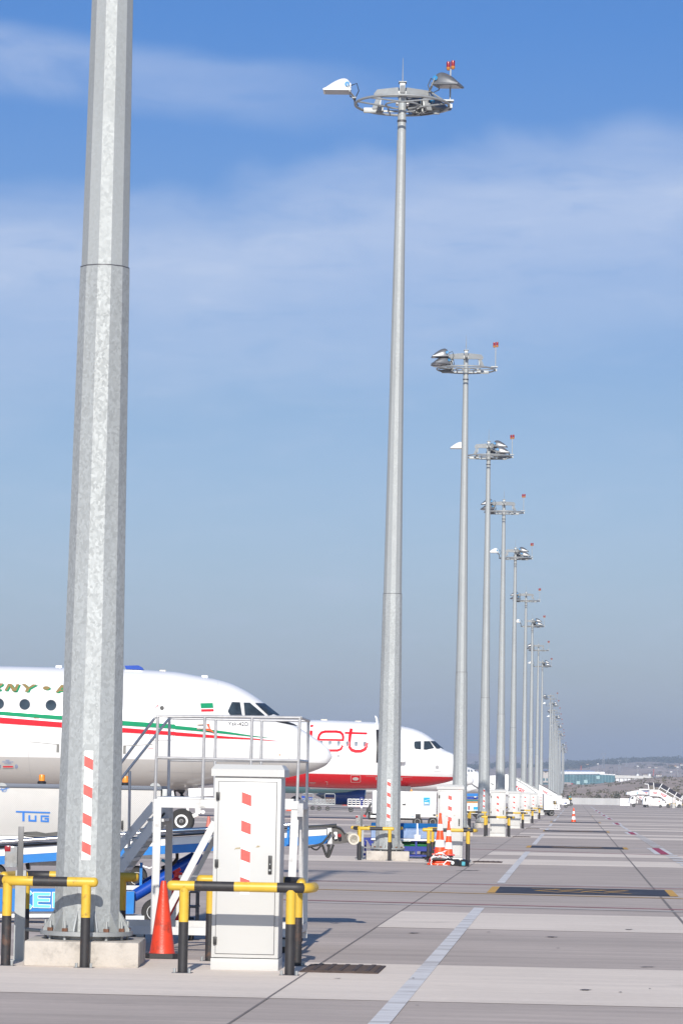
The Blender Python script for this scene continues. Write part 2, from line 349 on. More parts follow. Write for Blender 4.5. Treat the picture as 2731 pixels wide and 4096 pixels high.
#@@PART2
# ------------------------------------------------------------------ setting: ground
def uv(u, v, z=0): return ru * u + rv * v + V((0, 0, z))
def Uv(q): g = G(q); return g.dot(ru), g.dot(rv)
def strip(mb, u0, u1, v0, v1, z, n=1):
    for i in range(n):
        a, b = v0 + (v1 - v0) * i / n, v0 + (v1 - v0) * (i + 1) / n
        mb.quad(uv(u0, a, z), uv(u0, b, z), uv(u1, b, z), uv(u1, a, z))
m_soil = mat('dry_soil', (.115, .088, .068), .95, 0, .25, .02, rand=False, dirt=(.06, .065, .035), dirt_amt=.8, dscale=.012, dpos=.5)
mb = MB(); mb.quad((-26000, -600, -.3), (26000, -600, -.3), (26000, 26000, -.3), (-26000, 26000, -.3)); struct(mb.build('ground', m_soil))
mb = MB(); mb.quad((-420, -60, 0), (420, -60, 0), (420, 730, 0), (-420, 730, 0)); struct(mb.build('apron', m_apron))
MY = [29.8, 78.3, 127.7, 160.8, 192.6, 230.0, 280.3, 322.5, 375.4, 422, 562, 606, 656, 703, 752, 798, 866, 905, 955, 1075, 1125, 1170, 1212, 1250]
MV = -2.28 * math.cos(ROW) - 29.8 * math.sin(ROW)       # across offset of the row
MV = V((-2.33, 29.8, 0)).dot(rv)
MU = [V((0, y, 0)).dot(ru) * 1.0 + 0 for y in MY]
MU = [(y - MV * rv.y) / ru.y for y in MY]
MOFF = [0, -.05, -.09, -.07] + [0] * 20                # so that uv(u, MV).y == y
jv = Uv(zJ(318, 415))[1]; jv2 = Uv(zJ(1360, 160))[1]
mb = MB()
for i, u in enumerate(MU[:16]):
    a = (-4.3, 1.1) if i == 0 else (-2.2, 4.4)
    strip(mb, u + a[0], u + a[1], -60 if i else -30, 60, .003)
    if i < 10 or i > 10: strip(mb, u + 9.5, u + 14.9, jv, 60, .003)
for u in (436, 470, 500, 530): strip(mb, u, u + 6, -60, 60, .003)
struct(mb.build('concrete_bands', m_band))
mb = MB()
strip(mb, 5, 640, jv - .010, jv + .010, .0045); strip(mb, 5, 640, jv2 - .02, jv2 + .02, .0045); strip(mb, 5, 640, jv2 + 14, jv2 + 14.05, .0045)
struct(mb.build('expansion_joints', m_joint))
# painted lines
dv = Uv(zJ(733, 340))[1]
mb = MB()
for a, b in ((14, 46.4), (59.8, 94), (107.6, 139.5), (150, 166), (176, 190), (205, 236), (250, 285), (300, 330), (350, 385), (410, 440), (470, 520)):
    strip(mb, a, b, dv - .077, dv + .077, .006)
sv = Uv(zF(1245, 655))[1]
blocks = []
u0 = Uv(zF(1245, 655))[0]; u1 = Uv(zF(1130, 575))[0]
strip(mb, u0, u1, sv - .08, sv + .08, .006); strip(mb, 250, 330, sv - .08, sv + .08, .006); strip(mb, 350, 560, sv - .08, sv + .08, .006)
pairs_ = [(zF(1330, 745), zF(1465, 790)), (zF(1180, 637), zF(1245, 655))]
blocks = [sorted((Uv(a)[0], Uv(b)[0])) for a, b in pairs_]
for k in range(40):
    u = 30 + k * 3.2
    if u < u0 - 4 and not any(a_ - 1.6 < u < b_ + .2 for a_, b_ in blocks): strip(mb, u, u + 1.5, sv - .1, sv + .25, .0085)
pairs = [(zF(1330, 745), zF(1465, 790)), (zF(1180, 637), zF(1245, 655)), (zF(1093, 575), zF(1130, 588)), (zF(1040, 543), zF(1078, 552)), (zF(1005, 521), zF(1035, 528)), (zF(985, 503), zF(1007, 509)), (zF(965, 490), zF(985, 495))]
mr = MB()
for a, b in pairs:
    ua, va = Uv(a); ub, vb = Uv(b); ulo, uhi = min(ua, ub), max(ua, ub); wv = .55
    v1 = sv + .2; v0 = v1 - wv
    strip(mb, ulo, uhi, v0, v0 + wv * .3, .0072); strip(mb, ulo, uhi, v1 - wv * .25, v1, .0072); strip(mr, ulo, uhi, v0 + wv * .3, v1 - wv * .25, .0072)
def cross(mb, qa, qb, wd, z, ext=3):
    a, b = G(qa), G(qb); a, b = a + (a - b) * .15, b + (b - a) * .6; t = (b - a).normalized(); n = V((-t.y, t.x, 0)) * wd / 2
    for p in (a, b): p.z = z
    mb.quad(a - n, b - n, b + n, a + n)
for y0, y1 in ((226, 258), (318, 357)): cross(mb, zJ(60, y0), zJ(1568, y1), .16, .006)
cross(mb, zF(0, 705), zF(1568, 760), .2, .006); cross(mb, zF(300, 600), zF(1568, 645), .2, .006)
struct(mb.build('white_lines', m_linew))
for y0, y1 in ((230, 263), (310, 348)): cross(mr, zJ(60, y0), zJ(1568, y1), .14, .006)
cross(mr, zF(300, 757), zF(1568, 798), .2, .006)
struct(mr.build('red_lines', m_liner))
my = MB(); mk = MB()
cross(my, zJ(60, 264), zJ(1568, 303), .18, .006)
for (l, r, top, bot, yl, ins) in ((zF(296, 1020), zF(1492, 1056), 999, 1040, 1, 1), (zF(530, 734), zF(1180, 750), 727, 741, 1, 1), (zF(635, 628), zF(1062, 638), 624, 632, 1, 1), (zF(680, 568), zF(1006, 576), 566, 571, 1, 0), (zF(720, 517), zF(965, 541), 535, 538, 1, 0)):
    ul, vl = Uv(l); ur, vr = Uv(r); c = (ul + ur) / 2; du = abs(Uv(zF(296, top))[0] - Uv(zF(296, bot))[0]) / 2
    e = (vr - vl) * .045
    strip(my, c - du, c + du, vl - e * .5, vl + e * .5, .006); strip(my, c - du, c + du, vr - e * .5, vr + e * .5, .006)
    strip(mk, c - du, c + du, vl + e * .5, vr - e * .5, .006, 6)
    if ins:      # painted stand characters, read from the taxiway side
        ww = vr - vl
        for a in (.21, .34, .47, .60):
            for pts in ([(.55, a), (.45, a + .16)], [(.45, a + .16), (-.1, a + .03)], [(-.1, a + .03), (-.5, a + .17)]):
                (ua, va), (ub, vb) = pts; pa = uv(c + ua * du, vl + va * ww, .0072); pb = uv(c + ub * du, vl + vb * ww, .0072)
                t = (pb - pa).normalized(); n = V((-t.y, t.x, 0)) * .045; my.quad(pa - n, pb - n, pb + n, pa + n)
struct(my.build('yellow_lines', m_liney)); struct(mk.build('stand_markings', m_lineb))
mb = MB()
for (x, y, rx, ry) in ((463, 444, 30, 2.5), (1030, 460, 30, 3), (463, 630, 6, 2.5), (1170, 678, 30, 4), (1430, 673, 6, 2), (1310, 687, 8, 2), (480, 741, 10, 1.2), (1055, 506, 8, 1.5), (770, 440, 9, 1.3), (700, 187, 60, 1.2), (155, 631, 16, 1.2), (1345, 430, 20, 1.6), (1420, 583, 40, 1.6)):
    pts = []
    for i in range(18):
        a = 2 * math.pi * i / 18; k = .45 + .7 * random.random(); g = G(zJ(x + rx * k * math.cos(a), y + ry * .62 * k * math.sin(a))); g.z = .0075; pts.append(g)
    mb.poly(pts)
struct(mb.build('oil_stains', mat('oil_stain', (.10, .085, .085), .7, 0, .2, 3, rand=False)))

# ------------------------------------------------------------------ floodlight masts
ORD = ['first', 'second', 'third', 'fourth', 'fifth', 'sixth', 'seventh', 'eighth', 'ninth', 'tenth', 'eleventh', 'twelfth', 'thirteenth', 'fourteenth', 'fifteenth', 'sixteenth', 'seventeenth', 'eighteenth', 'nineteenth', 'twentieth', 'twenty-first', 'twenty-second', 'twenty-third', 'farthest']
HR = 19.05
def flood(root, ang, rad, z, wht, tilt=0, side=0, roll=0):
    T = M.Rotation(R(ang), 4, 'Z') @ M.Translation((rad, side, HR + z)) @ M.Rotation(R(tilt), 4, 'Y') @ M.Rotation(R(roll), 4, 'X') @ M.Scale(.92, 4)
    prof = [(0, .08, .17), (.015, .18, .20), (.05, .255, .235), (.10, .305, .25), (.17, .33, .262), (.25, .325, .27), (.34, .295, .27), (.44, .245, .262), (.53, .19, .252), (.61, .13, .24), (.68, .07, .23), (.74, .02, .22)]
    mb = MB(); n = 12; rings = []
    for x, h, wd in prof:
        rings.append([mb.v(T @ V((x, -wd * math.cos(math.pi * j / n), h * math.sin(math.pi * j / n) ** .8))) for j in range(n + 1)])
    for a, b in zip(rings, rings[1:]):
        for j in range(n): mb.f([a[j], b[j], b[j + 1], a[j + 1]])
    mb.f(rings[0]); mb.f(rings[-1][::-1])
    bx = MB()
    for i in range(5): mb.box(.0, .03, -.16 + i * .075, -.13 + i * .075, .03, .17, mat=T)     # cooling fins at the back
    mb.box(-.01, .76, -.28, .28, -.055, -.004, bev=.012, mat=T)
    h = mb.build('floodlight', lampwhite if wht else lampgrey, root)
    g = MB(); g.box(.03, .72, -.25, .25, -.066, -.052, mat=T); g.build('glass', lampglass, h)
    for sgn in (-1, 1): k = MB(); k.tube(T @ V((.10, sgn * .225, .12)), T @ V((.10, sgn * .285, .12)), .062, n=14); k.build('knob', knob, h)
    b = MB()
    for sgn in (-1, 1): b.bar(T @ V((.10, sgn * .275, .12)), T @ V((.02, sgn * .27, -.10)), .055, .02); b.bar(T @ V((.02, sgn * .27, -.10)), T @ V((-.10, sgn * .12, -.22)), .055, .02)
    b.bar(T @ V((-.10, -.14, -.22)), T @ V((-.10, .14, -.22)), .08, .03)
    foot = T @ V((-.10, 0, -.22)); rr = V((math.cos(R(ang)) * 1.19, math.sin(R(ang)) * 1.19, HR)); b.tube(foot, rr, .024)
    b.build('bracket', galv2, h)
    c = MB(); p0 = T @ V((.0, .08, .12)); p1 = T @ V((-.16, .08, .18)); p2 = T @ V((-.22, .06, -.02))
    c.path([p0, p1, p2, foot + V((0, 0, -.05)), rr * .93 + V((0, 0, HR * .07 - .03))], .013, 6); c.build('cable', rubber, h)
def mast_proto(floods, hz, bolts, shaft_rot=R(3)):
    t = thing('floodlight_mast', '', 'light mast', group='floodlight masts along the apron edge')
    mb = MB(); mb.box(-.53, .53, -.54, .54, 0, .235, bev=.02)
    o = mb.build('concrete_base', conc_base, t)
    mb = MB(); mb.lathe([(.435, .275), (.435, .315)], 40); mb.lathe([(.34, .236), (.34, .275)], 24)
    for k in range(12):
        a = 2 * math.pi * (k + .5) / 12 + shaft_rot; d = V((math.cos(a), math.sin(a), 0)); n = V((-d.y, d.x, 0)) * .007
        mb.prism([d * .29 + n + V((0, 0, .315)), d * .42 + n + V((0, 0, .315)), d * .42 + n + V((0, 0, .335)), d * .30 + n + V((0, 0, .53))], -n * 2)
    mb.build('base_plate', galv2, t)
    if bolts:
        for k in range(12):
            a = 2 * math.pi * k / 12 + shaft_rot; x, y = .385 * math.cos(a), .385 * math.sin(a)
            mb = MB(); mb.tube((x, y, .236), (x, y, .41), .015, n=8); mb.m = 1; mb.tube((x, y, .316), (x, y, .346), .029, n=6); mb.build('anchor_bolt', [galv2, rust], t)
    def rad(z): return .318 - (z - .31) * .0119
    ph = math.pi / 12 + shaft_rot
    mb = MB(); mb.lathe([(rad(.31), .31), (rad(3), 3), (rad(6.62), 6.62)], 12, ph=ph); mb.build('lower_shaft', galv, t, ang=12)
    mb = MB(); mb.lathe([(.2335 - (z - 6.5) * .0104, z) for z in (6.5, 9, 12, 15, HR + hz)], 12, ph=ph)
    mb.build('upper_shaft', galv, t, ang=12)
    mb = MB(); mb.lathe([(.2425, 6.612), (.2425, 6.63), (.236, 6.633)], 12, ph=ph); mb.build('joint_gap_shadow', darksteel, t)  # dark ring paints in the shadow and gap line at the slip joint
    # reflective tape in the facet that faces the road
    tp = MB(); d = V((math.sin(shaft_rot), -math.cos(shaft_rot), 0)); n = V((math.cos(shaft_rot), math.sin(shaft_rot), 0))
    def tpt(x, z, e): r = rad(z) * math.cos(math.pi / 12) + e; return d * r + n * x + V((0, 0, z))
    x0, x1 = -.056, .024
    tp.quad(tpt(x0, .98, .003), tpt(x1, .98, .003), tpt(x1, 2.0, .003), tpt(x0, 2.0, .003)); tp.m = 1
    for k in range(4):
        z = 1.953 - k * .265
        tp.quad(tpt(x0, z - .096, .005), tpt(x1, z - .135, .005), tpt(x1, z - .037, .005), tpt(x0, z, .005))
    tp.build('reflective_tape', [tapew, taper], t)
    for s in (-1, 1):
        hk = MB(); hk.box(s * .315 - .012, s * .315 + .012, -.06, -.04, 1.98, 2.06); hk.bar((s * .315, -.05, 2.055), (s * .58, -.05, 2.075), .03, .006)
        hk.build('cable_hook', hookm, t)
    # ring
    mb = MB(); seg = 40
    mb.path([(1.19 * math.cos(2 * math.pi * k / seg), 1.19 * math.sin(2 * math.pi * k / seg), HR) for k in range(seg + 1)], .033, 10, False)
    for k in range(3):
        a = R(30 + 120 * k); c1 = V((math.cos(a), math.sin(a), 0))
        for s in (-1, 1):
            b = a + s * R(46); c2 = V((math.cos(b), math.sin(b), 0)); mb.tube(c1 * .42 + V((0, 0, HR)), c2 * 1.18 + V((0, 0, HR)), .022, n=8)
        mb.path([(.42 * math.cos(a + R(60 * q - 60)), .42 * math.sin(a + R(60 * q - 60)), HR) for q in (0, .33, .66, 1, 1.33, 1.66, 2)], .024, 8)
    mb.build('ring', galv2, t)
    for s in (-1, 1):
        mb = MB(); mb.box(s * .72 - .25, s * .72 + .25, .58, .66, HR - .08, HR + .05, bev=.01)
        mb.box(s * .55 - .08, s * .55 + .08, .50, .60, HR - .04, HR + .12)
        mb.box(min(s * .1, s * .5), max(s * .1, s * .5), .56, .60, HR - .06, HR - .01); mb.build('ballast_box', galv2, t)
    for s in (-1, 1): mb = MB(); mb.tube((s * .135, -.30, HR - .03), (s * .135, -.16, HR - .03), .035, n=12); mb.build('guide_roller', lampwhite, t)
    # head frame
    mb = MB(); z0 = HR + hz
    mb.tube((0, 0, HR - .66), (0, 0, z0 + .05), .090, n=14)
    mb.box(-.11, .11, -.13, .13, z0 + .0, z0 + .14, bev=.01); mb.box(-.07, .07, -.16, -.02, z0 + .1, z0 + .36, bev=.01); mb.box(-.10, .10, -.2, .1, z0 + .36, z0 + .375)
    for a in (20, 160, 270):
        d = V((math.cos(R(a)), math.sin(R(a)), 0)); n = V((-d.y, d.x, 0)) * .05; L1 = .72 if a != 270 else .42
        pr = [d * .08 + V((0, 0, z0 + .02)), d * (L1 * .75) + V((0, 0, z0 + .04)), d * L1 + V((0, 0, z0 + .03)), d * (L1 + .03) + V((0, 0, z0 + .13)), d * (L1 - .06) + V((0, 0, z0 + .235)), d * .1 + V((0, 0, z0 + .26))]
        mb.prism([p + n for p in pr], -n * 2)
        if a != 270:
            mb.prism([d * (L1 - .16) + n + V((0, 0, z0 + .03)), d * (L1 - .05) + n + V((0, 0, z0 + .03)), d * (L1 + .08) + n + V((0, 0, z0 - .26)), d * (L1 - .06) + n + V((0, 0, z0 - .26))], -n * 2)
            mb.bar(d * (L1 - .14) + V((0, 0, z0 + .02)), d * (L1 - .12) + V((0, 0, z0 - .20)), .05, .05)
            mb.tube(d * (L1 - .2) + V((0, 0, z0)), d * (L1 - .2) + V((0, 0, HR)), .006, n=5)
    mb.build('head_frame', galv2, t)
    mb = MB(); mb.lathe([(.118, HR - .44), (.118, HR - .39)], 14); mb.build('ring_shadow_band', darksteel, t)  # dark band paints the shadow of the lamp ring on the shaft
    mb = MB(); mb.tube((0, -.1, z0 + .3), (0, -.1, z0 + 1.0), .016, .005, n=6); mb.build('antenna', galv2, t)
    for a in floods: flood(t, *a)
    mb = MB(); mb.tube((1.21, -.06, HR - .06), (1.21, -.06, HR + .94), .020, n=8); mb.box(1.02, 1.30, -.16, .04, HR + .10, HR + .14); mb.box(1.15, 1.27, -.1, .0, HR - .06, HR + .04)
    mb.build('beacon_pole', galv2, t)
    for s, dy in ((-.055, .09), (.055, -.04)):
        mb = MB(); mb.lathe([(.03, 0), (.052, .03), (.056, .075), (.05, .08)], 14, (1.21 + s, -.06 + dy, HR + .93))
        b = mb.build('beacon', amber2, t); l = MB(); l.lathe([(.050, .08), (.051, .19), (.045, .22), (.02, .228)], 14, (1.21 + s, -.06 + dy, HR + .93)); l.build('lens', redl, b)
    return t
FA = [(178, 1.30, .33, True, 0, .15), (-22, .80, .53, False, 4, .2), (62, .5, .12, False, 0, 0), (35, .75, .1, False, 0, .1)]
FC = [(180, 1.28, .42, True, 0, .2), (-12, .25, .55, False, 0, .05), (-8, .42, .2, False, 0, -.35), (75, .6, .2, False)]
FB = [(185, .74, .52, False, 3, .2), (200, .70, .22, False, 0, -.1), (160, .75, .22, False, 0)]
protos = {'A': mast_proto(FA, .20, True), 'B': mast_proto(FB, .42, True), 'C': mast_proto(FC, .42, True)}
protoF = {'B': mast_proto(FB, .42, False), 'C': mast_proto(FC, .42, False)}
used = set(); shown = {}
def mlabel(i):
    if i == 0: return 'nearest galvanised mast, cut by the top of the photo, thick spangled lower tube'
    if i == 1: return 'galvanised floodlight mast beside the orange and white cones, white lamp at left'
    return 'floodlight mast %s from the camera along the row, %s' % (ORD[i], 'grey lamps left of its ring' if i % 2 == 0 else 'white lamp left, grey lamps right')
for i, u in enumerate(MU):
    loc = uv(u, MV + MOFF[i]); key = 'A' if i == 1 else ('B' if i % 2 == 0 else 'C')
    src = protos if i < 4 else protoF; pk = (i < 4, key)
    if pk not in used:
        o = src[key]; used.add(pk); o.location = loc; o['label'] = mlabel(i); o.rotation_euler = (0, .003 if i < 2 else 0, 0)
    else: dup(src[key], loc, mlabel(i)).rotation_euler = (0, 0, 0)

# ------------------------------------------------------------------ cabinets
def cab_proto():
    t = thing('electrical_cabinet', '', 'cabinet', group='electrical cabinets beside the masts')
    W, H, D = .62, 1.78, .42
    mb = MB(); mb.box(-W / 2, W / 2, 0, D, .115, H, bev=.004); mb.build('body', cabm, t)
    mb = MB(); mb.box(-W / 2 - .004, W / 2 + .004, -.006, D + .004, 0, .108, bev=.004); mb.build('plinth', cabm, t)
    mb = MB(); a, b = W / 2 + .03, W / 2 - .0
    for pts in [[(-a, -.03, H + .004), (a, -.03, H + .004), (a, -.03, H + .07), (-a, -.03, H + .07)], [(-a, D + .03, H + .004), (a, D + .03, H + .004), (a, D + .03, H + .07), (-a, D + .03, H + .07)],
                [(-a, -.03, H + .004), (-a, D + .03, H + .004), (-a, D + .03, H + .07), (-a, -.03, H + .07)], [(a, -.03, H + .004), (a, D + .03, H + .004), (a, D + .03, H + .07), (a, -.03, H + .07)],
                [(-a, -.03, H + .07), (a, -.03, H + .07), (b, .03, H + .115), (-b, .03, H + .115)], [(-a, D + .03, H + .07), (a, D + .03, H + .07), (b, D - .03, H + .115), (-b, D - .03, H + .115)],
                [(-a, -.03, H + .07), (-a, D + .03, H + .07), (-b, D - .03, H + .115), (-b, .03, H + .115)], [(a, -.03, H + .07), (a, D + .03, H + .07), (b, D - .03, H + .115), (b, .03, H + .115)],
                [(-b, .03, H + .115), (b, .03, H + .115), (b, D - .03, H + .115), (-b, D - .03, H + .115)], [(-a, -.03, H + .004), (a, -.03, H + .004), (a, D + .03, H + .004), (-a, D + .03, H + .004)]]: mb.quad(*pts)
    bmesh.ops.remove_doubles(mb.bm, verts=mb.bm.verts[:], dist=1e-5); mb.build('lid', cabm, t, ang=25)
    # the dark gap round the door, the door itself stands 6 mm proud
    mb = MB(); mb.box(-W / 2 + .036, W / 2 - .036, -.0035, 0, .147, H - .042); gap = mb.build('door_gap', darksteel, t)
    mb = MB(); mb.box(-W / 2 + .041, W / 2 - .041, -.012, -.0038, .152, H - .047, bev=.003); dr = mb.build('door', cabm, t)
    for z in (.27, .98, 1.60):
        mb = MB(); mb.box(-W / 2 + .018, -W / 2 + .052, -.03, -.004, z - .036, z + .036, bev=.004); mb.build('hinge', black, dr)
    mb = MB(); mb.box(.205, .240, -.032, -.0125, .89, 1.06, bev=.006); mb.m = 1; mb.tube((.222, -.034, .925), (.222, -.031, .925), .010, n=10); mb.tube((.222, -.034, .98), (.222, -.031, .98), .006, n=10)
    mb.build('handle', [black, galv2], dr)
    for i, pts in enumerate(([(-.115, 1.105), (-.10, 1.125), (-.055, 1.13), (-.06, 1.115), (-.10, 1.112)], [(.085, 1.13), (.10, 1.15), (.125, 1.145), (.12, 1.135)])):
        mb = MB(); mb.poly([(x, -.0135, z) for x, z in pts]); mb.build('scuff', mat('scuff_beige', (.36, .30, .19), .7, 0, .3, 60), dr)
    tp = MB(); x0, x1 = -.052, .035; tp.quad((x0, -.014, .70), (x1, -.014, .70), (x1, -.014, 1.725), (x0, -.014, 1.725)); tp.m = 1
    for k in range(4):
        z = 1.641 - k * .261; tp.quad((x0, -.016, z - .101), (x1, -.016, z - .132), (x1, -.016, z - .031), (x0, -.016, z))
    tp.build('reflective_tape', [tapew, taper], t)
    return t
cab = cab_proto()
NC = 13
def clabel(i):
    if i == 0: return 'large light grey cabinet with striped tape, nearest the camera behind a yellow black rail'
    if i == 1: return 'light grey cabinet standing behind the two orange and white cones'
    return 'light grey cabinet with striped tape, %s from the camera' % ORD[i]
CV = V((-.80, 29.62, 0)).dot(rv) - MV
for i in range(NC):
    loc = uv(MU[i] - .48, MV + MOFF[i] * .8 + 1.55); 
    if i == 0: cab.location = loc; cab.rotation_euler = (0, 0, -ROW); cab['label'] = clabel(0)
    else: dup(cab, loc, clabel(i))
# ------------------------------------------------------------------ guard rails
def guard(path, posts, segs, label, feet=True):
    """yellow and black tube rail along path, round ends, on yellow-over-black posts"""
    t = thing('guard_rail', label, 'guard rail', group='yellow and black guard rails')
    r = .046; P3 = [V((x, y, .785)) for x, y in path]
    ln = [0]
    for a, b in zip(P3, P3[1:]): ln.append(ln[-1] + (b - a).length)
    def at(s):
        for i in range(len(P3) - 1):
            if s <= ln[i + 1] or i == len(P3) - 2: return P3[i].lerp(P3[i + 1], (s - ln[i]) / (ln[i + 1] - ln[i]))
    mb = MB(); cuts = [0] + [c for c in segs] + [ln[-1]]; col = 0; n = 14
    prev = None; k = 0; N = int(ln[-1] / .03)
    ss = sorted(set([i * ln[-1] / N for i in range(N + 1)] + [c for c in segs if c < ln[-1]])); rings = []
    for s in ss:
        p = at(s); tn = (at(min(ln[-1], s + .02)) - at(max(0, s - .02))).normalized(); y = V((0, 0, 1)); x = tn.cross(y).normalized()
        rings.append((s, [mb.v(p + (x * math.cos(2 * math.pi * j / n) + y * math.sin(2 * math.pi * j / n)) * r) for j in range(n)], p, tn))
    for (s0, a, _, _), (s1, b, _, _) in zip(rings, rings[1:]):
        mid = (s0 + s1) / 2; mb.m = sum(1 for c in segs if mid > c) % 2
        for j in range(n): mb.f([a[j], a[(j + 1) % n], b[(j + 1) % n], b[j]])
    for (s, a, p, tn), sg, mi in ((rings[0], -1, 0), (rings[-1], 1, sum(1 for c in segs if c < ln[-1]) % 2)):
        mb.m = mi; last = a
        for q in (.5, .8, .96):
            nw = [mb.v(p + (v.co + mb.o - p) * math.sqrt(1 - q * q) + tn * sg * r * .75 * q) for v in a]
            for j in range(n): mb.f([last[j], last[(j + 1) % n], nw[(j + 1) % n], nw[j]])
            last = nw
        mb.f(last)
    mb.build('rail', [yel, blk], t, ang=40)
    for x, y in posts:
        mb = MB(); mb.tube((x, y, .46), (x, y, .765), .0445, n=16, cap=False); mb.m = 1; mb.tube((x, y, 0.008), (x, y, .46), .0445, n=16, cap=False)
        po = mb.build('post', [yel, blk], t)
        mb = MB(); mb.box(x - .09, x + .09, y - .075, y + .075, 0, .006); mb.m = 1
        for sx_ in (-.068, .068): mb.tube((x + sx_, y - .05, .006), (x + sx_, y - .05, .045), .013, n=6)
        mb.build('foot_plate', [darksteel, galv2], po)
    return t
def arc(c, r, a0, a1, n=6): return [(c[0] + r * math.cos(R(a0 + (a1 - a0) * k / n)), c[1] + r * math.sin(R(a0 + (a1 - a0) * k / n))) for k in range(n + 1)]
cf = [(-.62, -.62)] + arc((.50, -.48), .14, -90, 0) + [(.655, -.30)]
cr_ = [(-.60, 1.45), (-.2, 1.45)] + arc((.12, 1.15), .30, 90, 10) + [(.45, .70)]
mf = [(.16, -.62)] + arc((-.48, -.30), .32, 270, 195) + [(-.83, -.05)]
mr_ = [(.27, 1.30)] + arc((-.58, .98), .32, 90, 160) + [(-.93, .70)]
# local frames: cabinets from their front centre, masts from their base centre
specs = [('cab', cf, [(-.495, -.62), (.475, -.62)], (.22, .58, .97, 1.2)), ('cab', cr_, [(-.49, 1.45), (.405, .93)], (.25, .55, .85, 1.2)),
         ('mast', mf, [(.085, -.62), (-.66, -.565)], (.25, .57, .86, 1.1)), ('mast', mr_, [(.14, 1.30), (-.80, 1.20)], (.26, .55, .85, 1.1))]
gp = [guard(p, q, s, '') for _, p, q, s in specs]
where = ('in front of', 'behind')
for i in range(NC):
    for k, (kind, _, _, _) in enumerate(specs):
        if i >= 7 and k != 0: continue
        loc = uv(MU[i] - .48, MV + MOFF[i] * .8 + 1.55) if kind == 'cab' else uv(MU[i], MV + MOFF[i])
        lab = 'yellow and black tube rail %s the %s %s from the camera' % (where[k % 2], ('nearest' if i == 0 else ORD[i]), ('cabinet' if kind == 'cab' else 'mast'))
        lab = lab.replace('nearest cabinet from the camera', 'nearest cabinet').replace('nearest mast from the camera', 'nearest mast')
        if i == 0: g = gp[k]; g.location = loc; g.rotation_euler = (0, 0, -ROW); g['label'] = lab
        else: dup(gp[k], loc, lab)
# ------------------------------------------------------------------ drain grates by the cabinets
def grate():
    t = thing('drain_grate', '', 'drain grate', group='iron drain grates by the cabinets')
    mb = MB(); mb.box(-.36, .36, -.62, -.58, .0, .014); mb.box(-.36, .36, .58, .62, 0, .014); mb.box(-.36, -.32, -.58, .58, 0, .014); mb.box(.32, .36, -.58, .58, 0, .014); mb.build('frame', m_iron, t)
    mb = MB()
    for k in range(15): mb.box(-.32, .32, -.57 + k * .0775, -.53 + k * .0775, .002, .02)
    for k in range(5): mb.box(-.27 + k * .125, -.23 + k * .125, -.58, .58, .004, .024)
    mb.build('bars', m_iron, t)
    mb = MB(); mb.quad((-.32, -.58, .0165 - .012), (.32, -.58, .0045), (.32, .58, .0045), (-.32, .58, .0045)); mb.build('pit', black, t)
    return t
g0 = grate(); g0.location = G(zJ(178, 593)); g0.rotation_euler = (0, 0, -ROW); g0['label'] = 'rusty iron drain grate in the concrete right of the nearest cabinet'
for i in (1, 2, 3): dup(g0, g0.location + uv(MU[i] - MU[0], 0), 'dark iron drain grate in the concrete right of the %s cabinet' % ORD[i])
# ------------------------------------------------------------------ aircraft
def pchip(xs, ys):
    xs = np.array(xs, float); ys = np.array(ys, float); h = np.diff(xs); dl = np.diff(ys) / h; m = np.zeros(len(xs)); m[0] = dl[0]; m[-1] = dl[-1]
    for i in range(1, len(xs) - 1):
        if dl[i - 1] * dl[i] > 0:
            w1, w2 = 2 * h[i] + h[i - 1], h[i] + 2 * h[i - 1]; m[i] = (w1 + w2) / (w1 / dl[i - 1] + w2 / dl[i])
    def fn(x):
        x = min(max(x, xs[0]), xs[-1]); i = min(max(int(np.searchsorted(xs, x)) - 1, 0), len(xs) - 2); t = (x - xs[i]) / h[i]
        return float((1 + 2 * t) * (1 - t) ** 2 * ys[i] + t * (1 - t) ** 2 * h[i] * m[i] + t * t * (3 - 2 * t) * ys[i + 1] + t * t * (t - 1) * h[i] * m[i + 1])
    return fn
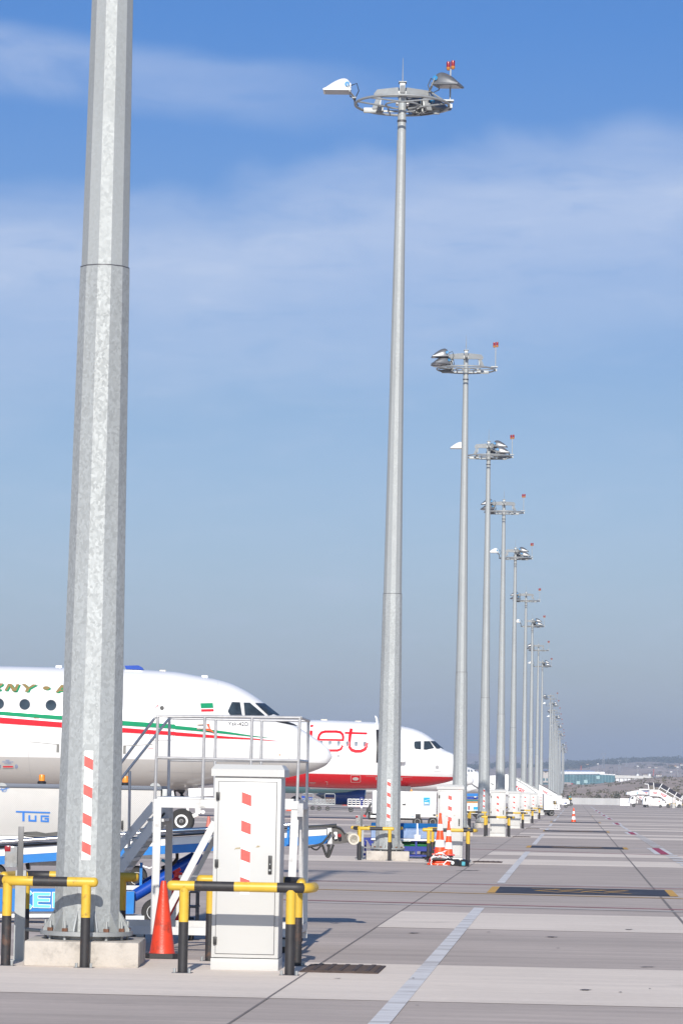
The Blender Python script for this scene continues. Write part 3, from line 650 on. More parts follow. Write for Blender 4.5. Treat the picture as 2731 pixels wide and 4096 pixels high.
class Fus:
    """fuselage lying along X at distance d; outline read from the photograph's top and bottom edges"""
    def __init__(s, d, top, bot, k=.95, tail=0):
        s.d = d; s.k = k
        tp = [P(q, d) for q in top]; bt = [P(q, d) for q in bot]
        if tail:
            tp = [tp[0] + V((-tail, 0, 0))] + tp; bt = [bt[0] + V((-tail, 0, 0))] + bt
        s.tip = tp[-1]; s.x1 = s.tip.x; s.x0 = max(tp[0].x, bt[0].x)
        s.ft = pchip([p.x for p in tp], [p.z for p in tp]); s.fb = pchip([p.x for p in bt], [p.z for p in bt])
    def sec(s, x):
        a, b = s.ft(x), s.fb(x); e = max(0, min(1, (s.x1 - x) / .25)); q = math.sqrt(e * (2 - e)); c = (a + b) / 2; return c, max(.004, (a - b) / 2 * q)
    def y(s, x, z):
        c, h = s.sec(x); t = max(0, 1 - ((z - c) / h) ** 2); return s.d - h * s.k * math.sqrt(t)
    def at(s, q):
        d = s.d - 1
        for _ in range(5): p = P(q, d); d = s.y(p.x, p.z)
        return p
    def build(s, name, m, parent, n=72):
        mb = MB(parent.location); xs = []; L = s.x1 - s.x0; N = 120
        for i in range(N + 1):
            t = i / N; xs.append(s.x0 + L * (1 - (1 - t) ** 2.2))
        prev = None
        for x in xs:
            c, h = s.sec(x); ring = [mb.v((x, s.d + h * s.k * math.cos(2 * math.pi * j / n), c + h * math.sin(2 * math.pi * j / n))) for j in range(n)]
            if prev:
                for j in range(n): mb.f([prev[j], prev[(j + 1) % n], ring[(j + 1) % n], ring[j]])
            else: mb.f(ring[::-1])
            prev = ring
        mb.f(prev); return mb.build(name, m, parent, ang=60)
    def decal(s, mb, polys, eps=.03, dz=.18, dx=.5):
        """polygons given in photo pixels, cut into strips and laid on the skin"""
        for poly in polys:
            a = bmesh.new(); vs = []
            for q in poly: p = s.at(q); vs.append(a.verts.new((p.x, 0, p.z)))
            try: a.faces.new(vs)
            except ValueError: a.free(); continue
            s.wrap(mb, a, eps, dz, dx)
    def wrap(s, mb, a, eps=.015, dz=.18, dx=.5):
        bmesh.ops.triangulate(a, faces=a.faces[:])
        xs = [v.co.x for v in a.verts]; zs = [v.co.z for v in a.verts]
        z = min(zs) + dz
        while z < max(zs): bmesh.ops.bisect_plane(a, geom=a.verts[:] + a.edges[:] + a.faces[:], plane_co=(0, 0, z), plane_no=(0, 0, 1)); z += dz
        x = min(xs) + dx
        while x < max(xs): bmesh.ops.bisect_plane(a, geom=a.verts[:] + a.edges[:] + a.faces[:], plane_co=(x, 0, 0), plane_no=(1, 0, 0)); x += dx
        for v in a.verts:
            c, h = s.sec(v.co.x); t = (v.co.z - c) / h; t = max(-.995, min(.995, t)); yy = s.d - h * s.k * math.sqrt(1 - t * t)
            nrm = V((0, -math.sqrt(1 - t * t), t)); v.co = V((v.co.x, yy, v.co.z)) + nrm * eps
        mb.join(a)
    def text(s, mb, t, ql, qr, qtop, shear=0, bold=0, eps=.02):
        a = text_bm(t, shear, bold); l, r, tt = (P(q, s.d - 1.8) for q in (ql, qr, qtop))
        for v in a.verts: v.co = V((l.x + (r.x - l.x) * v.co.x, 0, l.z + (r.z - l.z) * v.co.x + (tt.z - l.z) * v.co.y))
        s.wrap(mb, a, eps)
def zp(z, polys): return [[z(*p) for p in q] for q in polys]
def two_tone(name, ca, cb, z0, slope=0, x0=0, rough=.28):
    """paint with a hard colour line at height z0 + slope*(x-x0) in the object's own coordinates"""
    m = mat(name, ca, rough, 0, .015, .8, rand=False); t = m.node_tree; b = t.nodes['Principled BSDF']; l = t.links.new
    tc = nd(t, 'ShaderNodeTexCoord'); sp = nd(t, 'ShaderNodeSeparateXYZ'); l(tc.outputs['Object'], sp.inputs[0])
    ma = nd(t, 'ShaderNodeMath', operation='MULTIPLY_ADD'); ma.inputs[1].default_value = slope; ma.inputs[2].default_value = z0 - slope * x0; l(sp.outputs['X'], ma.inputs[0])
    lt = nd(t, 'ShaderNodeMath', operation='LESS_THAN'); l(sp.outputs['Z'], lt.inputs[0]); l(ma.outputs[0], lt.inputs[1])
    mx = nd(t, 'ShaderNodeMix', data_type='RGBA'); mx.inputs['B'].default_value = (*cb, 1); l(b.inputs['Base Color'].links[0].from_socket, mx.inputs['A']); l(lt.outputs[0], mx.inputs['Factor']); l(mx.outputs['Result'], b.inputs['Base Color'])
    b.inputs['Coat Weight'].default_value = .3
    return m
# ---- the tri-jet with green and red stripes
DY = 120.0
yt = [zA(0, 145), zA(560, 158), zA(1120, 172), zA(1300, 180), zA(1568, 198), zB(400, 228), zB(600, 266), zB(720, 300), zB(820, 345), zB(900, 390), zB(960, 430), zB(1030, 483), zB(1100, 543), zB(1165, 597), zB(1250, 645), zC(0, 477), zC(85, 530), zC(150, 577), zC(220, 625), zC(265, 668), zC(285, 705), zC(292, 735)]
yb = [zA(0, 1262), zB(0, 1262), zB(190, 1257), zB(350, 1240), zB(570, 1205), zB(900, 1178), zB(1240, 1140), zC(0, 893), zC(100, 868), zC(200, 828), zC(255, 792), zC(283, 758), zC(292, 735)]
yak = Fus(DY, yt, yb, .95, tail=14)
py = P(zB(100, 800), DY)
ya = thing('airliner', 'white airliner with green and red stripes and round windows, its nose over the nearest cabinet', 'airplane', (py.x, DY, 0))
zg = P(zA(1000, 975), DY - 1.5); 
ym = two_tone('airliner_white_grey', (.82, .82, .82), (.50, .485, .47), zg.z, 0)
yf = yak.build('fuselage', ym, ya)
def part(name, polys_by_mat, fus, root, parent, mats, eps=.03):
    mb = MB(root.location)
    for i, ps in enumerate(polys_by_mat): mb.m = i; fus.decal(mb, ps, eps + .004 * i)
    return mb.build(name, mats, parent, ang=60)
gst = [zA(-600, 532), zA(0, 550), zA(550, 590), zA(1100, 635), zA(1568, 668), zB(230, 678), zB(450, 700), zB(700, 733), zB(900, 765), zB(1110, 794), zB(900, 775), zB(700, 753), zB(450, 728), zB(230, 710), zA(1568, 706), zA(1100, 676), zA(550, 626), zA(0, 583), zA(-600, 560)]
rst = [zA(-600, 582), zA(0, 603), zA(550, 648), zA(1100, 697), zA(1568, 733), zB(230, 735), zB(500, 757), zB(700, 775), zB(900, 789), zB(1190, 821), zB(900, 801), zB(700, 793), zB(500, 783), zB(230, 767), zA(1568, 764), zA(1100, 738), zA(550, 694), zA(0, 657), zA(-600, 640)]
def ribbon(pts):     # split a long band into quads between matching upper and lower points
    n = len(pts) // 2; up = pts[:n + 1]; lo = pts[n:][::-1]
    return None
def band(u, l): return [[u[i], u[i + 1], l[i + 1], l[i]] for i in range(len(u) - 1)]
part('green_stripe', [band(gst[:9] + [gst[9]], list(reversed(gst[10:])) + [gst[9]])], yak, ya, yf, [greenp])
part('red_stripe', [band(rst[:9] + [rst[9]], list(reversed(rst[10:])) + [rst[9]])], yak, ya, yf, [redst])
part('flag', [zp(zB, [[(453, 480), (564, 478), (569, 520), (457, 523)]]), zp(zB, [[(459, 534), (571, 532), (573, 551), (461, 554)]])], yak, ya, yf, [greenp, redst])
for cx, cy in ((-228, 478), (-8, 484), (225, 490), (460, 497)):
    w_ = part('cabin_window', [[[zA(*p) for p in ell(cx, cy, 49, 49, 24)]]], yak, ya, ya, [glassd], .02)
    w_['label'] = 'round dark cabin window'
    part('frame', [[[zA(*p) for p in (ell(cx, cy, 55, 55, 24)[i], ell(cx, cy, 55, 55, 24)[(i + 1) % 24], ell(cx, cy, 48, 48, 24)[(i + 1) % 24], ell(cx, cy, 48, 48, 24)[i])] for i in range(24)]], yak, ya, w_, [paleline], .022)
for pl in ([(735, 472), (808, 475), (826, 585), (718, 584), (698, 552)], [(840, 478), (895, 480), (1030, 592), (850, 588)], [(943, 482), (1028, 487), (1165, 595), (1060, 592)]):
    part('cockpit_window', [zp(zB, [pl])], yak, ya, ya, [glassd], .045)
part('glare_panel', [zp(zB, [[(1090, 636), (1200, 640), (1290, 668), (1335, 693), (1250, 672)]])], yak, ya, ya, [blacktxt], .03)
def outline(pts, wd, close=True): return stroke(pts + pts[:2] if close else pts, wd)
dr = part('door', [zp(zA, outline(rrect(1345, 422, 1556, 808, 26), 5))], yak, ya, ya, [greyline], .012)
part('door_window', [[[zB(*p) for p in ell(109, 521, 19, 19)]]], yak, ya, dr, [blacktxt], .02)
part('lettering', [zp(zB, outline([(45, 540), (52, 517), (68, 503)], 4, False) + [[(60, 497), (76, 497), (70, 510)]])], yak, ya, dr, [redtxt], .02)
# lettering: gold italic capitals with a green shadow
glyph = [[(-66, 303), (32, 304), (22, 321), (-72, 320)], [(-8, 320), (22, 321), (-30, 352), (-66, 350)], [(-70, 348), (12, 351), (3, 368), (-78, 366)],
         [(42, 367), (67, 367), (100, 308), (75, 308)], [(78, 308), (108, 308), (148, 375), (117, 375)], [(120, 375), (148, 375), (178, 311), (151, 311)],
         [(226, 377), (256, 377), (270, 346), (240, 346)], [(198, 309), (232, 310), (270, 349), (240, 350)], [(240, 350), (270, 349), (334, 315), (298, 313)],
         [(498, 383), (528, 383), (578, 320), (552, 316)], [(526, 361), (585, 361), (585, 373), (516, 373)], [(560, 320), (590, 320), (600, 383), (572, 383)]]
q1 = glyph + [ell(418, 345, 31, 16)]; q2 = [[(x + 13, y + 7) for x, y in g] for g in glyph] + [ell(429, 350, 31, 15)]
part('lettering', [zp(zA, q2), zp(zA, q1)], yak, ya, yf, [greenp, gold], .03)
mb = MB(ya.location); yak.text(mb, 'Yak-42D', zB(700, 676), zB(880, 681), zB(700, 642)); mb.build('type_lettering', blacktxt, yf)
mb = MB(ya.location); yak.text(mb, 'ЛЮК', zA(56, 992), zA(92, 992), zA(56, 982)); yak.text(mb, 'ГРУЗОВОГО', zA(28, 1006), zA(124, 1007), zA(28, 995)); yak.text(mb, 'ОТСЕКА', zA(45, 1020), zA(108, 1021), zA(45, 1009))
for s in (1, -1): yak.decal(mb, zp(zA, stroke([(75 + s * 66, 1025), (75 + s * 72, 1040), (75 + s * 66, 1055)], 4) + stroke([(75 + s * 77, 1022), (75 + s * 85, 1040), (75 + s * 77, 1058)], 4)))
mb.build('hatch_lettering', bluetxt, yf)
part('hatch_handle', [[[zA(*p) for p in rrect(24, 1029, 126, 1054, 11)]], [[zA(*p) for p in rrect(30, 1035, 122, 1048, 5)]]], yak, ya, yf, [paleline, redst])
part('panel_line', [zp(zA, stroke([(235, 845), (258, 845), (262, 1000), (285, 1155)], 2.5) + stroke([(-300, 826), (235, 833)], 2) ) + zp(zB, stroke([(1250, 690), (1243, 830), (1243, 1080), (1235, 1135)], 3) + stroke([(612, 280), (610, 600)], 1.5) + stroke([(380, 560), (385, 1180)], 1.5) + stroke([(0, 1085), (380, 1102), (580, 1108)], 1.5))], yak, ya, yf, [greyline], .008)
part('stencil', [zp(zA, [[(1330, 877), (1378, 877), (1378, 880), (1330, 880)], [(308, 606), (354, 606), (354, 614), (308, 614)]]), [[zB(*p) for p in ell(1162, 938, 6, 6, 10)]]], yak, ya, yf, [redst, amber], .012)
mb = MB(ya.location)
for q, r_ in ((zB(463, 668), .06), (zB(458, 706), .06)):
    p = yak.at(q); mb.tube(p + V((-.15, -.06, 0)), p + V((.15, -.06, 0)), .035, .02, n=8); mb.tube(p, p + V((0, -.07, 0)), .03, n=6)
mb.build('pitot_probe', chrome, ya)
mb = MB(ya.location); mb.prism([yak.at(q) + V((0, -.06, 0)) for q in (zB(507, 660), zB(534, 662), zB(541, 706), zB(525, 690))], (0, -.02, 0)); mb.prism([yak.at(q) + V((0, -.07, 0)) for q in (zB(505, 703), zB(545, 706), zB(577, 742), (zB(540, 728)), zB(505, 722))], (0, -.02, 0)); mb.build('probe_ribbon', orange2, ya)
# small aerials on the roof
for q, m_, nm in ((zA(530, 150), white, 'roof_aerial'), (zA(1459, 190), cream, 'roof_aerial'), (zB(491, 239), white, 'roof_aerial')):
    p = P(q, DY); mb = MB(ya.location); mb.box(p.x - .12, p.x + .12, DY - .05, DY + .05, p.z - .12, p.z + .05, bev=.02); mb.build(nm, m_, ya)
pts = PL(zA, [(1122, 143), (1245, 140), (1275, 155), (1295, 181), (1135, 174)], DY)
mb = MB(ya.location); mb.prism([p + V((0, -.3, 0)) for p in pts], (0, .6, 0)); mb.build('roof_fairing', navy, ya)
# nose gear
mb = MB(ya.location)
pw = P(zE(447, 172), DY); gx = pw.x + .9; wr = .47
for y_ in (-.34, .14):
    pass
wz = wr
for y_ in (-.36, .36):
    mb = MB(ya.location); c = V((pw.x, DY + y_, wz))
    mb.lathe([(.24, -.10), (.40, -.13), (.455, -.09), (.47, 0), (.455, .09), (.40, .13), (.24, .10)], 32, c, (0, 1, 0)); tw = mb.build('wheel', tyre, ya)
    mb = MB(ya.location); mb.lathe([(.02, -.06), (.07, -.11), (.08, -.08), (.16, -.06), (.18, -.10), (.25, -.105), (.25, .09)], 28, c, (0, 1, 0)); rm = mb.build('rim', white, tw)
    mb = MB(ya.location); mb.tube(c + V((0, -.14, 0)), c + V((0, -.07, 0)), .06, n=12); mb.build('hub', darksteel, rm)
mb = MB(ya.location)
b0 = V((pw.x, DY, wz)); mb.tube(b0 + V((0, -.3, 0)), b0 + V((0, .3, 0)), .05)
k1 = P(zM(1050, 690), DY); k2 = P(zM(985, 600), DY); k3 = P(zM(1120, 665), DY)
mb.bar(b0, V((k1.x, DY, k1.z)), .14, .14); mb.bar(k1, k2 + V((0, 0, 1.6)), .18, .18); mb.tube(k1, k1 + V((.1, 0, .8)), .09); mb.tube(k3 + V((0, -.2, 0)), k3 + V((0, .2, 0)), .075); mb.bar(k1 + V((0, 0, .1)), k3, .08, .08)
mb.bar(k2 + V((-.2, .1, -.2)), k2 + V((-.35, .1, 1.4)), .09, .09); mb.build('nose_gear_leg', whited, ya)
mb = MB(ya.location)
lat = [P(zM(*q), DY + .3) for q in ((730, 380), (760, 490), (915, 470), (900, 375))]
for i in range(4): mb.bar(lat[i], lat[(i + 1) % 4], .08, .08)
for t_ in (.25, .5, .75): mb.bar(lat[0].lerp(lat[3], t_), lat[1].lerp(lat[2], 1 - t_), .05, .05); mb.bar(lat[1].lerp(lat[2], t_), lat[0].lerp(lat[3], 1 - t_ + .1), .05, .05)
mb.build('gear_bay_truss', darksteel, ya)
mb = MB(ya.location); pts = PL(zM, [(918, 350), (1260, 340), (1260, 445), (925, 463)], DY - .7); mb.prism(pts, (0, .03, 0)); mb.build('gear_door', white, ya)
mb = MB(ya.location); pts = PL(zM, [(683, 385), (720, 382), (738, 480), (690, 480)], DY - .7); mb.prism(pts, (0, .03, 0)); mb.build('gear_door', white, ya)

# ---- the red bellied jet
DJ = 200.0
jt = [zC(-700, 388), zC(0, 403), zC(200, 405), zC(400, 412), zC(690, 425), zC(800, 438), zC(905, 458), zC(1000, 478), zC(1080, 507), zC(1150, 547), zC(1210, 595), zC(1255, 637), zC(1292, 672), zC(1368, 706), zC(1415, 740), zC(1450, 782), zC(1468, 815), zC(1476, 840)]
jb = [zC(-700, 985), zC(0, 1003), zC(400, 1018), zC(690, 1018), zC(900, 1011), zC(1100, 999), zC(1250, 975), zC(1368, 944), zC(1430, 908), zC(1462, 873), zC(1476, 840)]
jet = Fus(DJ, jt, jb, .955, tail=16)
pj = P(zC(600, 800), DJ)
ja = thing('airliner', 'white jet with a red belly and red lettering, its nose behind the third mast', 'airplane', (pj.x, DJ, 0))
za, zb_ = P(zC(0, 880), DJ - 1.9), P(zC(1365, 913), DJ - 1.9)
jm = two_tone('jet_white_red', (.83, .83, .83), (.60, .004, .012), za.z, (zb_.z - za.z) / (zb_.x - za.x), za.x - pj.x, .24)
jf = jet.build('fuselage', jm, ja)
e_ = [(383, 584), (386, 560), (381, 535), (362, 516), (325, 509), (225, 509), (192, 518), (172, 540), (162, 575), (158, 610), (162, 640), (180, 662), (215, 672), (270, 676), (335, 676), (365, 664), (382, 630)]
t_ = [(459, 483), (447, 545), (440, 610), (444, 648), (462, 672), (495, 683), (545, 682), (580, 665), (593, 640), (597, 608)]
part('lettering', [zp(zC, stroke(e_, 21) + stroke([(162, 580), (394, 585)], 17) + stroke(t_, 27) + stroke([(400, 520), (600, 526)], 17) + stroke([(100, 500), (94, 590), (85, 660)], 25) + [[(95, 450), (119, 450), (115, 467), (91, 467)]])], jet, ja, jf, [redtxt])
for k in range(-3, 5):
    cx = 268 + (k if k < 0 else k) * 78; cy = 615 + k * 1.8
    if cx < 150: continue
    w_ = part('cabin_window', [[[zC(*p) for p in rrect(cx - 13, cy - 20, cx + 13, cy + 20, 10)]]], jet, ja, ja, [glassg], .03)
    part('frame', [[[zC(*p) for p in q] for q in outline(rrect(cx - 15, cy - 22, cx + 15, cy + 22, 11), 3)]], jet, ja, w_, [greyline], .034)
for pl in ([(1030, 598), (1082, 596), (1082, 668), (1030, 662), (1020, 640), (1021, 608)], [(1108, 597), (1160, 597), (1198, 657), (1130, 671), (1105, 668)], [(1166, 596), (1206, 598), (1250, 637), (1286, 668), (1220, 662)]):
    part('cockpit_window', [zp(zC, [pl])], jet, ja, ja, [glassd], .045)
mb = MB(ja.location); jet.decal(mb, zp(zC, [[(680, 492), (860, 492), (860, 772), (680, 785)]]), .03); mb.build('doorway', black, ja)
pts = [jet.at(q) for q in (zC(690, 492), zC(940, 494), zC(940, 780), zC(690, 782))]
mb = MB(ja.location); cc = jet.at(zC(920, 640)); mb.prism([V((p.x, jet.y(p.x, p.z) - .38, p.z)) for p in (P(zC(*q), DJ - 2.2) for q in rrect(820, 492, 942, 780, 16))], (0, .14, 0)); mb.build('door', white, ja)
part('hatch', [[[zC(*p) for p in ell(497, 929, 28, 14)]]], jet, ja, ja, [paleline], .02)
part('panel_frame', [zp(zC, outline(rrect(455, 897, 540, 959, 6), 3)) + zp(zC, outline(rrect(1198, 798, 1258, 862, 6), 2))], jet, ja, jf, [paleline], .02)
part('static_port', [[[zC(*p) for p in ell(1227, 826, 16, 16)], [zC(*p) for p in ell(342, 724, 13, 13)]]], jet, ja, jf, [greyline], .02)
part('panel_line', [zp(zC, stroke([(150, 770), (410, 776), (418, 890)], 2) + stroke([(905, 500), (900, 905)], 2) + stroke([(1368, 706), (1366, 940)], 2))], jet, ja, jf, [greyline], .012)
part('stencil', [zp(zC, [[(85, 962), (140, 962), (140, 966), (85, 966)], [(90, 972), (130, 972), (130, 975), (90, 975)]] + stroke([(226, 955), (244, 955), (244, 985)], 3))], jet, ja, jf, [paleline], .012)
pts = PL(zC, [(669, 364), (682, 368), (693, 392), (697, 428), (683, 427)], DJ); mb = MB(ja.location); mb.prism([p + V((0, -.04, 0)) for p in pts], (0, .08, 0)); mb.build('blade_aerial', white, ja)
for q in (zC(215, 404), zC(519, 418)):
    p = P(q, DJ); mb = MB(ja.location); mb.box(p.x - .2, p.x + .2, DJ - .06, DJ + .06, p.z - .1, p.z + .06, bev=.03); mb.build('roof_aerial', cream, ja)
gx = P(zC(930, 1015), DJ).x
mb = MB(ja.location); mb.tube((gx, DJ, .38), (gx + .3, DJ, 2.2), .10); mb.bar((gx + .1, DJ, .6), (gx - .8, DJ, 2.0), .09, .09); mb.build('nose_gear_leg', darksteel, ja)
for y_ in (-.28, .28):
    mb = MB(ja.location); c = V((gx, DJ + y_, .38)); mb.lathe([(.18, -.1), (.34, -.11), (.38, 0), (.34, .11), (.18, .1)], 24, c, (0, 1, 0)); tw = mb.build('wheel', tyre, ja); mb = MB(ja.location); mb.lathe([(.03, -.09), (.2, -.09), (.2, .08)], 20, c, (0, 1, 0)); mb.build('rim', white, tw)
for s in (-.7, .7): mb = MB(ja.location); p = P(zC(960, 1012), DJ); mb.box(p.x - 1.0, p.x + .2, DJ + s - .02, DJ + s + .02, p.z - .3, p.z + .1); mb.build('gear_door', darksteel, ja)

# ---- aircraft with teal belly and deep blue engine, seen below the red jet
DT = 330.0
cx0, cx1 = P(zN(-900, 478), DT).x, P(zN(1560, 500), DT).x; zbt = P(zN(900, 492), DT).z
tt = thing('airliner', 'teal bellied airliner with a blue engine, seen in the gap below the red jet', 'airplane', ((cx0 + cx1) / 2, DT, 0))
mb = MB(tt.location); rr_ = 1.88
prof = [(rr_, -16), (rr_, 0)]
Lx = cx1 - cx0
mb.lathe([(rr_, 0), (rr_, Lx * .55), (rr_ * .97, Lx * .72), (rr_ * .9, Lx * .82), (rr_ * .72, Lx * .91), (rr_ * .45, Lx * .97), (rr_ * .2, Lx * .993), (0, Lx)], 48, (cx0, DT, zbt + rr_), (1, 0, 0)); mb.build('fuselage', teal, tt, ang=50)
mb = MB(tt.location); ex0, ex1 = P(zN(700, 560), DT + 5).x, P(zN(1400, 560), DT + 5).x; ez = .42 + .95
mb.lathe([(.70, .55), (.9, .9), (1.0, 2.0), (1.0, ex1 - ex0 - .6), (.93, ex1 - ex0), (.82, ex1 - ex0)], 40, (ex0, DT + 5, ez), (1, 0, 0)); en = mb.build('engine', navy, tt)
mb = MB(tt.location); mb.lathe([(0, -.5), (.28, .1), (.5, .5), (.6, .9)], 24, (ex0, DT + 5, ez), (1, 0, 0)); mb.build('exhaust_cone', steel, en)
mb = MB(tt.location); mb.lathe([(.93, 0), (.98, .05), (.88, .14), (.82, .12)], 40, (ex1, DT + 5, ez), (1, 0, 0)); mb.build('intake_lip', chrome, en)
mb = MB(tt.location); mb.prism([(ex0 + 1, DT, zbt + .9), (ex0 + 6, DT, zbt + .9), (ex0 + 2.5, DT + 14, zbt + 1.6), (ex0 + .5, DT + 14, zbt + 1.6)], (0, 0, .3)); mb.build('wing', teal, tt)
gq = P(zN(310, 600), DT - 2); 
mb = MB(tt.location); mb.lathe([(.3, -.16), (.55, -.2), (.62, 0), (.55, .2), (.3, .16)], 28, (P(zN(320, 610), DT).x, DT + 2, .62), (0, 1, 0)); tw = mb.build('wheel', tyre, tt)
mb = MB(tt.location); mb.lathe([(.05, -.15), (.33, -.15), (.33, .1)], 24, (P(zN(320, 610), DT).x, DT + 2, .62), (0, 1, 0)); mb.build('rim', white, tw)
mb = MB(tt.location); mb.tube((P(zN(320, 610), DT).x, DT + 2, .6), (P(zN(320, 610), DT).x + .2, DT + 2, 2.4), .13); mb.build('gear_leg', whited, tt)
mb = MB(tt.location); q = P(zN(755, 412), DT); mb.box(q.x - .4, q.x + .4, DT - .3, DT + .3, q.z - .3, q.z + .3, bev=.05); mb.build('drain_mast', steel, tt)
# ---- white noses beyond the third mast
def plain_nose(d, top, bot, label, tail, belly=None):
    fz = Fus(d, top, bot, .95, tail=tail); t = thing('airliner', label, 'airplane', (P(top[0], d).x, d, 0)); fz.build('fuselage', white, t, 48); return fz, t
f1, t1 = plain_nose(300, [zO(-560, 250), zO(-300, 300), zO(-50, 390), zO(95, 505), zO(180, 560), zO(222, 610), zO(234, 645)], [zO(-560, 860), zO(-300, 850), zO(-50, 795), zO(80, 750), zO(180, 718), zO(222, 685), zO(234, 645)], 'plain white rounded airliner nose just right of the third mast', 12)
mb = MB(t1.location); mb.bar(P(zO(190, 718), 299), P(zO(325, 806), 299), .12, .12); mb.build('tow_strut', darksteel, t1)
mb = MB(t1.location); x_ = P(zO(-60, 700), 300).x; mb.tube((x_, 300, .4), (x_, 300, 2.0), .12); mb.build('nose_gear_leg', whited, t1)
for y_ in (-.25, .25): mb = MB(t1.location); mb.lathe([(.1, -.1), (.4, -.1), (.4, .1), (.1, .1)], 20, (x_, 300 + y_, .4), (0, 1, 0)); mb.build('wheel', tyre, t1)
f2, t2 = plain_nose(345, [zO(-900, 640), zO(-300, 660), zO(0, 690), zO(190, 715), zO(280, 760), zO(322, 795), zO(330, 806)], [zO(-900, 930), zO(-300, 925), zO(0, 912), zO(95, 893), zO(190, 862), zO(290, 825), zO(330, 806)], 'slender white pointed airliner nose low between the third and fourth masts', 10)
mb = MB(t2.location); x_ = P(zO(195, 870), 345).x; mb.tube((x_, 345, .3), (x_, 345, 1.1), .1); mb.build('nose_gear_leg', darksteel, t2)
mb = MB(t2.location); mb.lathe([(.1, -.2), (.32, -.2), (.32, .2), (.1, .2)], 20, (x_, 345, .32), (0, 1, 0)); mb.build('wheel', tyre, t2)
f3, t3 = plain_nose(400, [zO(-900, 300), zO(-300, 310), zO(95, 352), zO(200, 388), zO(270, 425), zO(330, 462), zO(420, 520), zO(500, 600), zO(540, 680), zO(552, 740)], [zO(-900, 905), zO(-300, 905), zO(95, 900), zO(250, 900), zO(400, 880), zO(480, 840), zO(535, 790), zO(552, 740)], 'white airliner with a small dark cockpit window, nose hidden by the fourth mast', 14)
for pl in ([(105, 412), (142, 412), (142, 460), (105, 460)], [(160, 415), (190, 420), (215, 455), (165, 458)], [(238, 430), (262, 428), (284, 450), (262, 452)]):
    part('cockpit_window', [zp(zO, [pl])], f3, t3, t3, [glassg if pl[0][0] < 200 else glassd], .03)
mb = MB(t3.location)
for y_ in (-.3, .3): mb.lathe([(.1, -.1), (.4, -.1), (.4, .1), (.1, .1)], 20, (P(zO(330, 900), 400).x, 400 + y_, .4), (0, 1, 0))
mb.build('wheels', tyre, t3); mb = MB(t3.location); x_ = P(zO(330, 900), 400).x; mb.tube((x_, 400, .4), (x_, 400, 2.2), .12); mb.build('nose_gear_leg', whited, t3)
#@@PART4
# ------------------------------------------------------------------ wheels used by ground equipment
def wheel(parent, c, r, w, rimm=white, ax=(0, 1, 0)):
    mb = MB(parent.location); mb.lathe([(r * .55, -w * .45), (r * .9, -w * .5), (r * .98, -w * .36), (r, 0), (r * .98, w * .36), (r * .9, w * .5), (r * .55, w * .45)], 28, c, ax); t = mb.build('wheel', tyre, parent)
    mb = MB(parent.location); mb.lathe([(.01, -w * .30), (r * .16, -w * .36), (r * .2, -w * .25), (r * .42, -w * .22), (r * .5, -w * .44), (r * .57, -w * .46), (r * .57, w * .3)], 24, c, ax); mb.build('rim', rimm, t); return t
def gz(p): return V((p.x, p.y, 0))
# ------------------------------------------------------------------ work platform
dF, dR = 32.4, 34.0
bp = gz(P(zE(300, 1000), 33))
pf = thing('work_platform', 'white aluminium work platform with grey tube handrails, behind the nearest cabinet', 'platform', bp)
def Pf(q): return P(q, dF)
def Pr(q): return P(q, dR)
rt = .0155
def rail(name, q, d, r=rt):
    mb = MB(bp); mb.path([P(p, d) for p in q], r, 10); return mb.build(name, steel, pf)
ftop = [zB(62, 592), zB(490, 596), zB(910, 600), zB(1350, 606)]
rtop = [zB(170, 610), zB(590, 620), zB(1000, 628), zB(1424, 634)]
rail('handrail', [zA(1040, 1075), zA(1400, 594)] + ftop + [zB(1350, 608)], dF)
rail('handrail', [zA(1020, 1240), zA(1510, 622)] + rtop, dR)
mb = MB(bp); mb.tube(Pf(ftop[-1]), Pr(rtop[-1]), rt); mb.tube(Pf(zB(1325, 990)), Pr(zB(1410, 1000)), rt); mb.build('end_rail', steel, pf)
rail('middle_rail', [zB(65, 966), zB(480, 975), zB(905, 986), zB(1325, 992)], dF)
rail('middle_rail', [zB(165, 985), zB(585, 990), zB(1000, 995), zB(1410, 1000)], dR)
for a, b in ((zB(72, 596), zB(44, 1395)), (zB(492, 600), zB(468, 1405)), (zB(916, 606), zB(895, 1410)), (zB(1342, 612), zB(1316, 1425))): rail('guard_post', [a, b], dF)
for a, b in ((zB(176, 615), zB(166, 1330)), (zB(590, 624), zB(578, 1340)), (zB(1002, 632), zB(990, 1350)), (zB(1417, 640), zB(1404, 1365))): rail('guard_post', [a, b], dR)
rail('guard_post', [zA(1165, 1085), zM(122, 1180)], dR)
# deck
A0, A1 = Pf(zB(35, 1372)), Pf(zB(1330, 1392)); B0, B1 = Pr(zB(150, 1362)), Pr(zB(1412, 1395))
mb = MB(bp); mb.bar(A0, A1, .05, .085); mb.build('deck_beam', alum, pf)
mb = MB(bp); mb.bar(B0, B1, .05, .085); mb.build('deck_beam', alum, pf)
mb = MB(bp); mb.bar(A1 + V((-.02, .026, 0)), B1 + V((-.02, -.026, 0)), .05, .085); mb.build('deck_beam', alum, pf)
mb = MB(bp); mb.prism([A0 + V((0, .03, .045)), A1 + V((-.05, .03, .045)), B1 + V((-.05, -.03, .045)), B0 + V((0, -.03, .045))], (0, 0, .02)); mb.build('deck', alum, pf)
